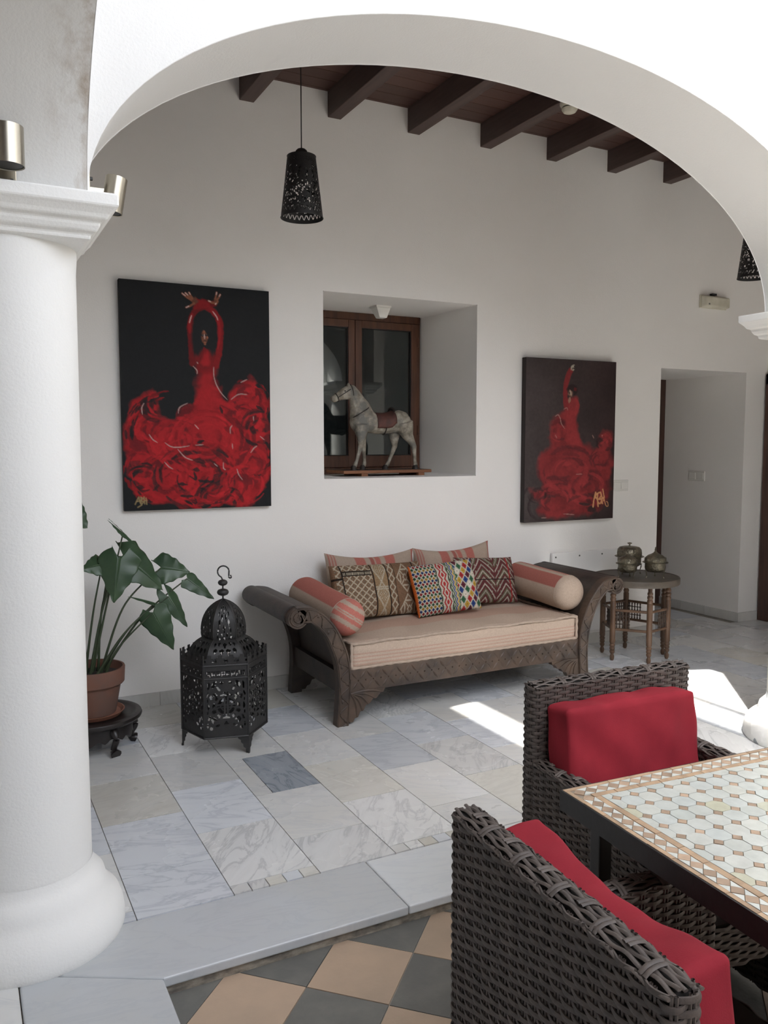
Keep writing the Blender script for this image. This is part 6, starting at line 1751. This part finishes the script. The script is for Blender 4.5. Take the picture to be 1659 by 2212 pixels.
fr_ = MB().box(0, ML, -0.004, 0, LZ - 0.046, LZ - 0.001).box(0, ML, -MW, -MW + 0.004, LZ - 0.046, LZ - 0.001).box(0, 0.004, -MW + 0.004, -0.004, LZ - 0.046, LZ - 0.001).box(ML - 0.004, ML, -MW + 0.004, -0.004, LZ - 0.046, LZ - 0.001)
local_part(fr_, 'iron_frame', MAT['table_iron'])
for (x, y) in ((0.065, -0.065), (ML - 0.065, -0.065), (0.065, -MW + 0.065), (ML - 0.065, -MW + 0.065)):
    local_part(MB().box(x - 0.017, x + 0.017, y - 0.017, y + 0.017, 0.0, LZ - 0.022), 'leg', MAT['table_iron'], None, 0.003)
for (y0, y1) in ((-0.065, -MW + 0.065),):
    for x in (0.065, ML - 0.065):
        pth = smooth_path([(x, y0, 0.30), (x + (0.22 if x < 0.5 else -0.22), (y0 + y1) / 2, 0.10), (x, y1, 0.30)], 24)
        local_part(MB().tube(pth, 0.011, 8), 'curved_brace', MAT['table_iron'], 60)
local_part(MB().tube(smooth_path([(0.175, -MW / 2, 0.145), (ML / 2, -MW / 2, 0.10), (ML - 0.175, -MW / 2, 0.145)], 20), 0.011, 8), 'curved_brace', MAT['table_iron'], 60)

tile_meshes = {}; rest = {}
def tile(kind, poly, material, cx, cy, name, th=0.003):
    """poly about (cx, cy); individual piece when it shows in the frame, else gathered"""
    key = (kind, tuple((round(a, 5), round(b, 5)) for a, b in poly))
    if in_view(cx, cy):
        if key not in tile_meshes:
            m = MB().prism(poly, lambda a, b, t: (a, b, t), -th, 0.0)
            me = mesh_from(name, m.v, m.f); me.materials.append(material); tile_meshes[key] = me
        o = bpy.data.objects.new(name, tile_meshes[key]); col.objects.link(o); o.parent = mt
        o.location = (cx, cy, LZ + random.uniform(-0.0005, 0.0005)); o.rotation_euler = (random.uniform(-0.012, 0.012), random.uniform(-0.012, 0.012), 0)
    else:
        rest.setdefault(name, (MB(), material))[0].prism([(a + cx, b + cy) for a, b in poly], lambda a, b, t: (a, b, LZ + t), -th, 0.0)
def clip(poly, lo, hi, axis):
    for lim, sg in ((lo, 1), (hi, -1)):
        out = []
        for i in range(len(poly)):
            a, b = poly[i], poly[(i + 1) % len(poly)]; da, db = sg * (a[axis] - lim), sg * (b[axis] - lim)
            if da >= 0: out.append(a)
            if da * db < 0: t = da / (da - db); out.append((a[0] + (b[0] - a[0]) * t, a[1] + (b[1] - a[1]) * t))
        poly = out
        if len(poly) < 3: return []
    return poly
B0, B1, B2 = 0.0150, 0.0470, 0.0630         # outer strip, zigzag band, inner strip
nu_, nv_ = 28, 17
pu, pv = (ML - 2 * B2) / nu_, (MW - 2 * B2) / nv_
cut = 0.0125; gp = 0.0006
for i in range(nu_ + 1):
    for j in range(nv_ + 1):
        cx, cy = B2 + i * pu, -(B2 + j * pv)
        a, b = pu / 2 - gp, pv / 2 - gp
        octa = [(-a + cut, -b), (a - cut, -b), (a, -b + cut), (a, b - cut), (a - cut, b), (-a + cut, b), (-a, b - cut), (-a, -b + cut)]
        p = clip(clip(octa, B2 - cx + gp, ML - B2 - cx - gp, 0), -MW + B2 - cy + gp, -B2 - cy - gp, 1)
        if p: tile('o', p, MAT['zellige'], cx, cy, 'octagon_tile')
        if i < nu_ and j < nv_:
            c2 = cut - 0.0012
            tile('s', [(c2, 0), (0, c2), (-c2, 0), (0, -c2)], MAT['terra'], cx + pu / 2, cy - pv / 2, 'square_chip')
def strip_run(x0, y0, x1, y1, w):
    L = math.hypot(x1 - x0, y1 - y0); n = int(L / 0.062); dx, dy = (x1 - x0) / L, (y1 - y0) / L
    q = w / 2 - gp; l = L / n / 2 - gp
    for k in range(n):
        c = (k + 0.5) / n; cx, cy = x0 + (x1 - x0) * c, y0 + (y1 - y0) * c
        tile('t', [(cx_ * dx - cy_ * dy, cx_ * dy + cy_ * dx) for cx_, cy_ in ((-l, -q), (l, -q), (l, q), (-l, q))], MAT['strip'], cx, cy, 'border_strip')
for w0, w1 in ((0.0035, B0), (B1, B2)):
    c = (w0 + w1) / 2; w = w1 - w0
    strip_run(w0, -c, ML - w0, -c, w); strip_run(w0, -MW + c, ML - w0, -MW + c, w)
    strip_run(c, -w1, c, -MW + w1, w); strip_run(ML - c, -w1, ML - c, -MW + w1, w)
def zig(x0, y0, x1, y1):
    L = math.hypot(x1 - x0, y1 - y0); hb = (B1 - B0) / 2 - 0.0004; n = int(round(L / (2 * hb))); st_ = L / n; dx, dy = (x1 - x0) / L, (y1 - y0) / L
    rot = lambda P: [(a * dx - b * dy, a * dy + b * dx) for a, b in P]
    for k in range(n):
        c = (k + 0.5) / n; cx, cy = x0 + (x1 - x0) * c, y0 + (y1 - y0) * c; e = st_ / 2 - 0.0005; q = hb - 0.0005
        tile('d', rot([(e, 0), (0, q), (-e, 0), (0, -q)]), MAT['terra'], cx, cy, 'diamond_chip')
        if k < n - 1:
            c = (k + 1) / n; cx, cy = x0 + (x1 - x0) * c, y0 + (y1 - y0) * c
            for sg in (-1, 1):
                P = [(0, sg * 0.0012), (e - 0.001, sg * q), (-e + 0.001, sg * q)]
                tile('w', rot(P if sg > 0 else P[::-1]), MAT['chip_white'], cx, cy, 'triangle_chip')
cb_ = (B0 + B1) / 2
zig(B0, -cb_, ML - B0, -cb_); zig(B0, -MW + cb_, ML - B0, -MW + cb_); zig(cb_, -B1, cb_, -MW + B1); zig(ML - cb_, -B1, ML - cb_, -MW + B1)
for nm_, (mb_, mat_) in rest.items(): local_part(mb_, nm_ + 's_beyond', mat_, None, 0.0, 'stuff')
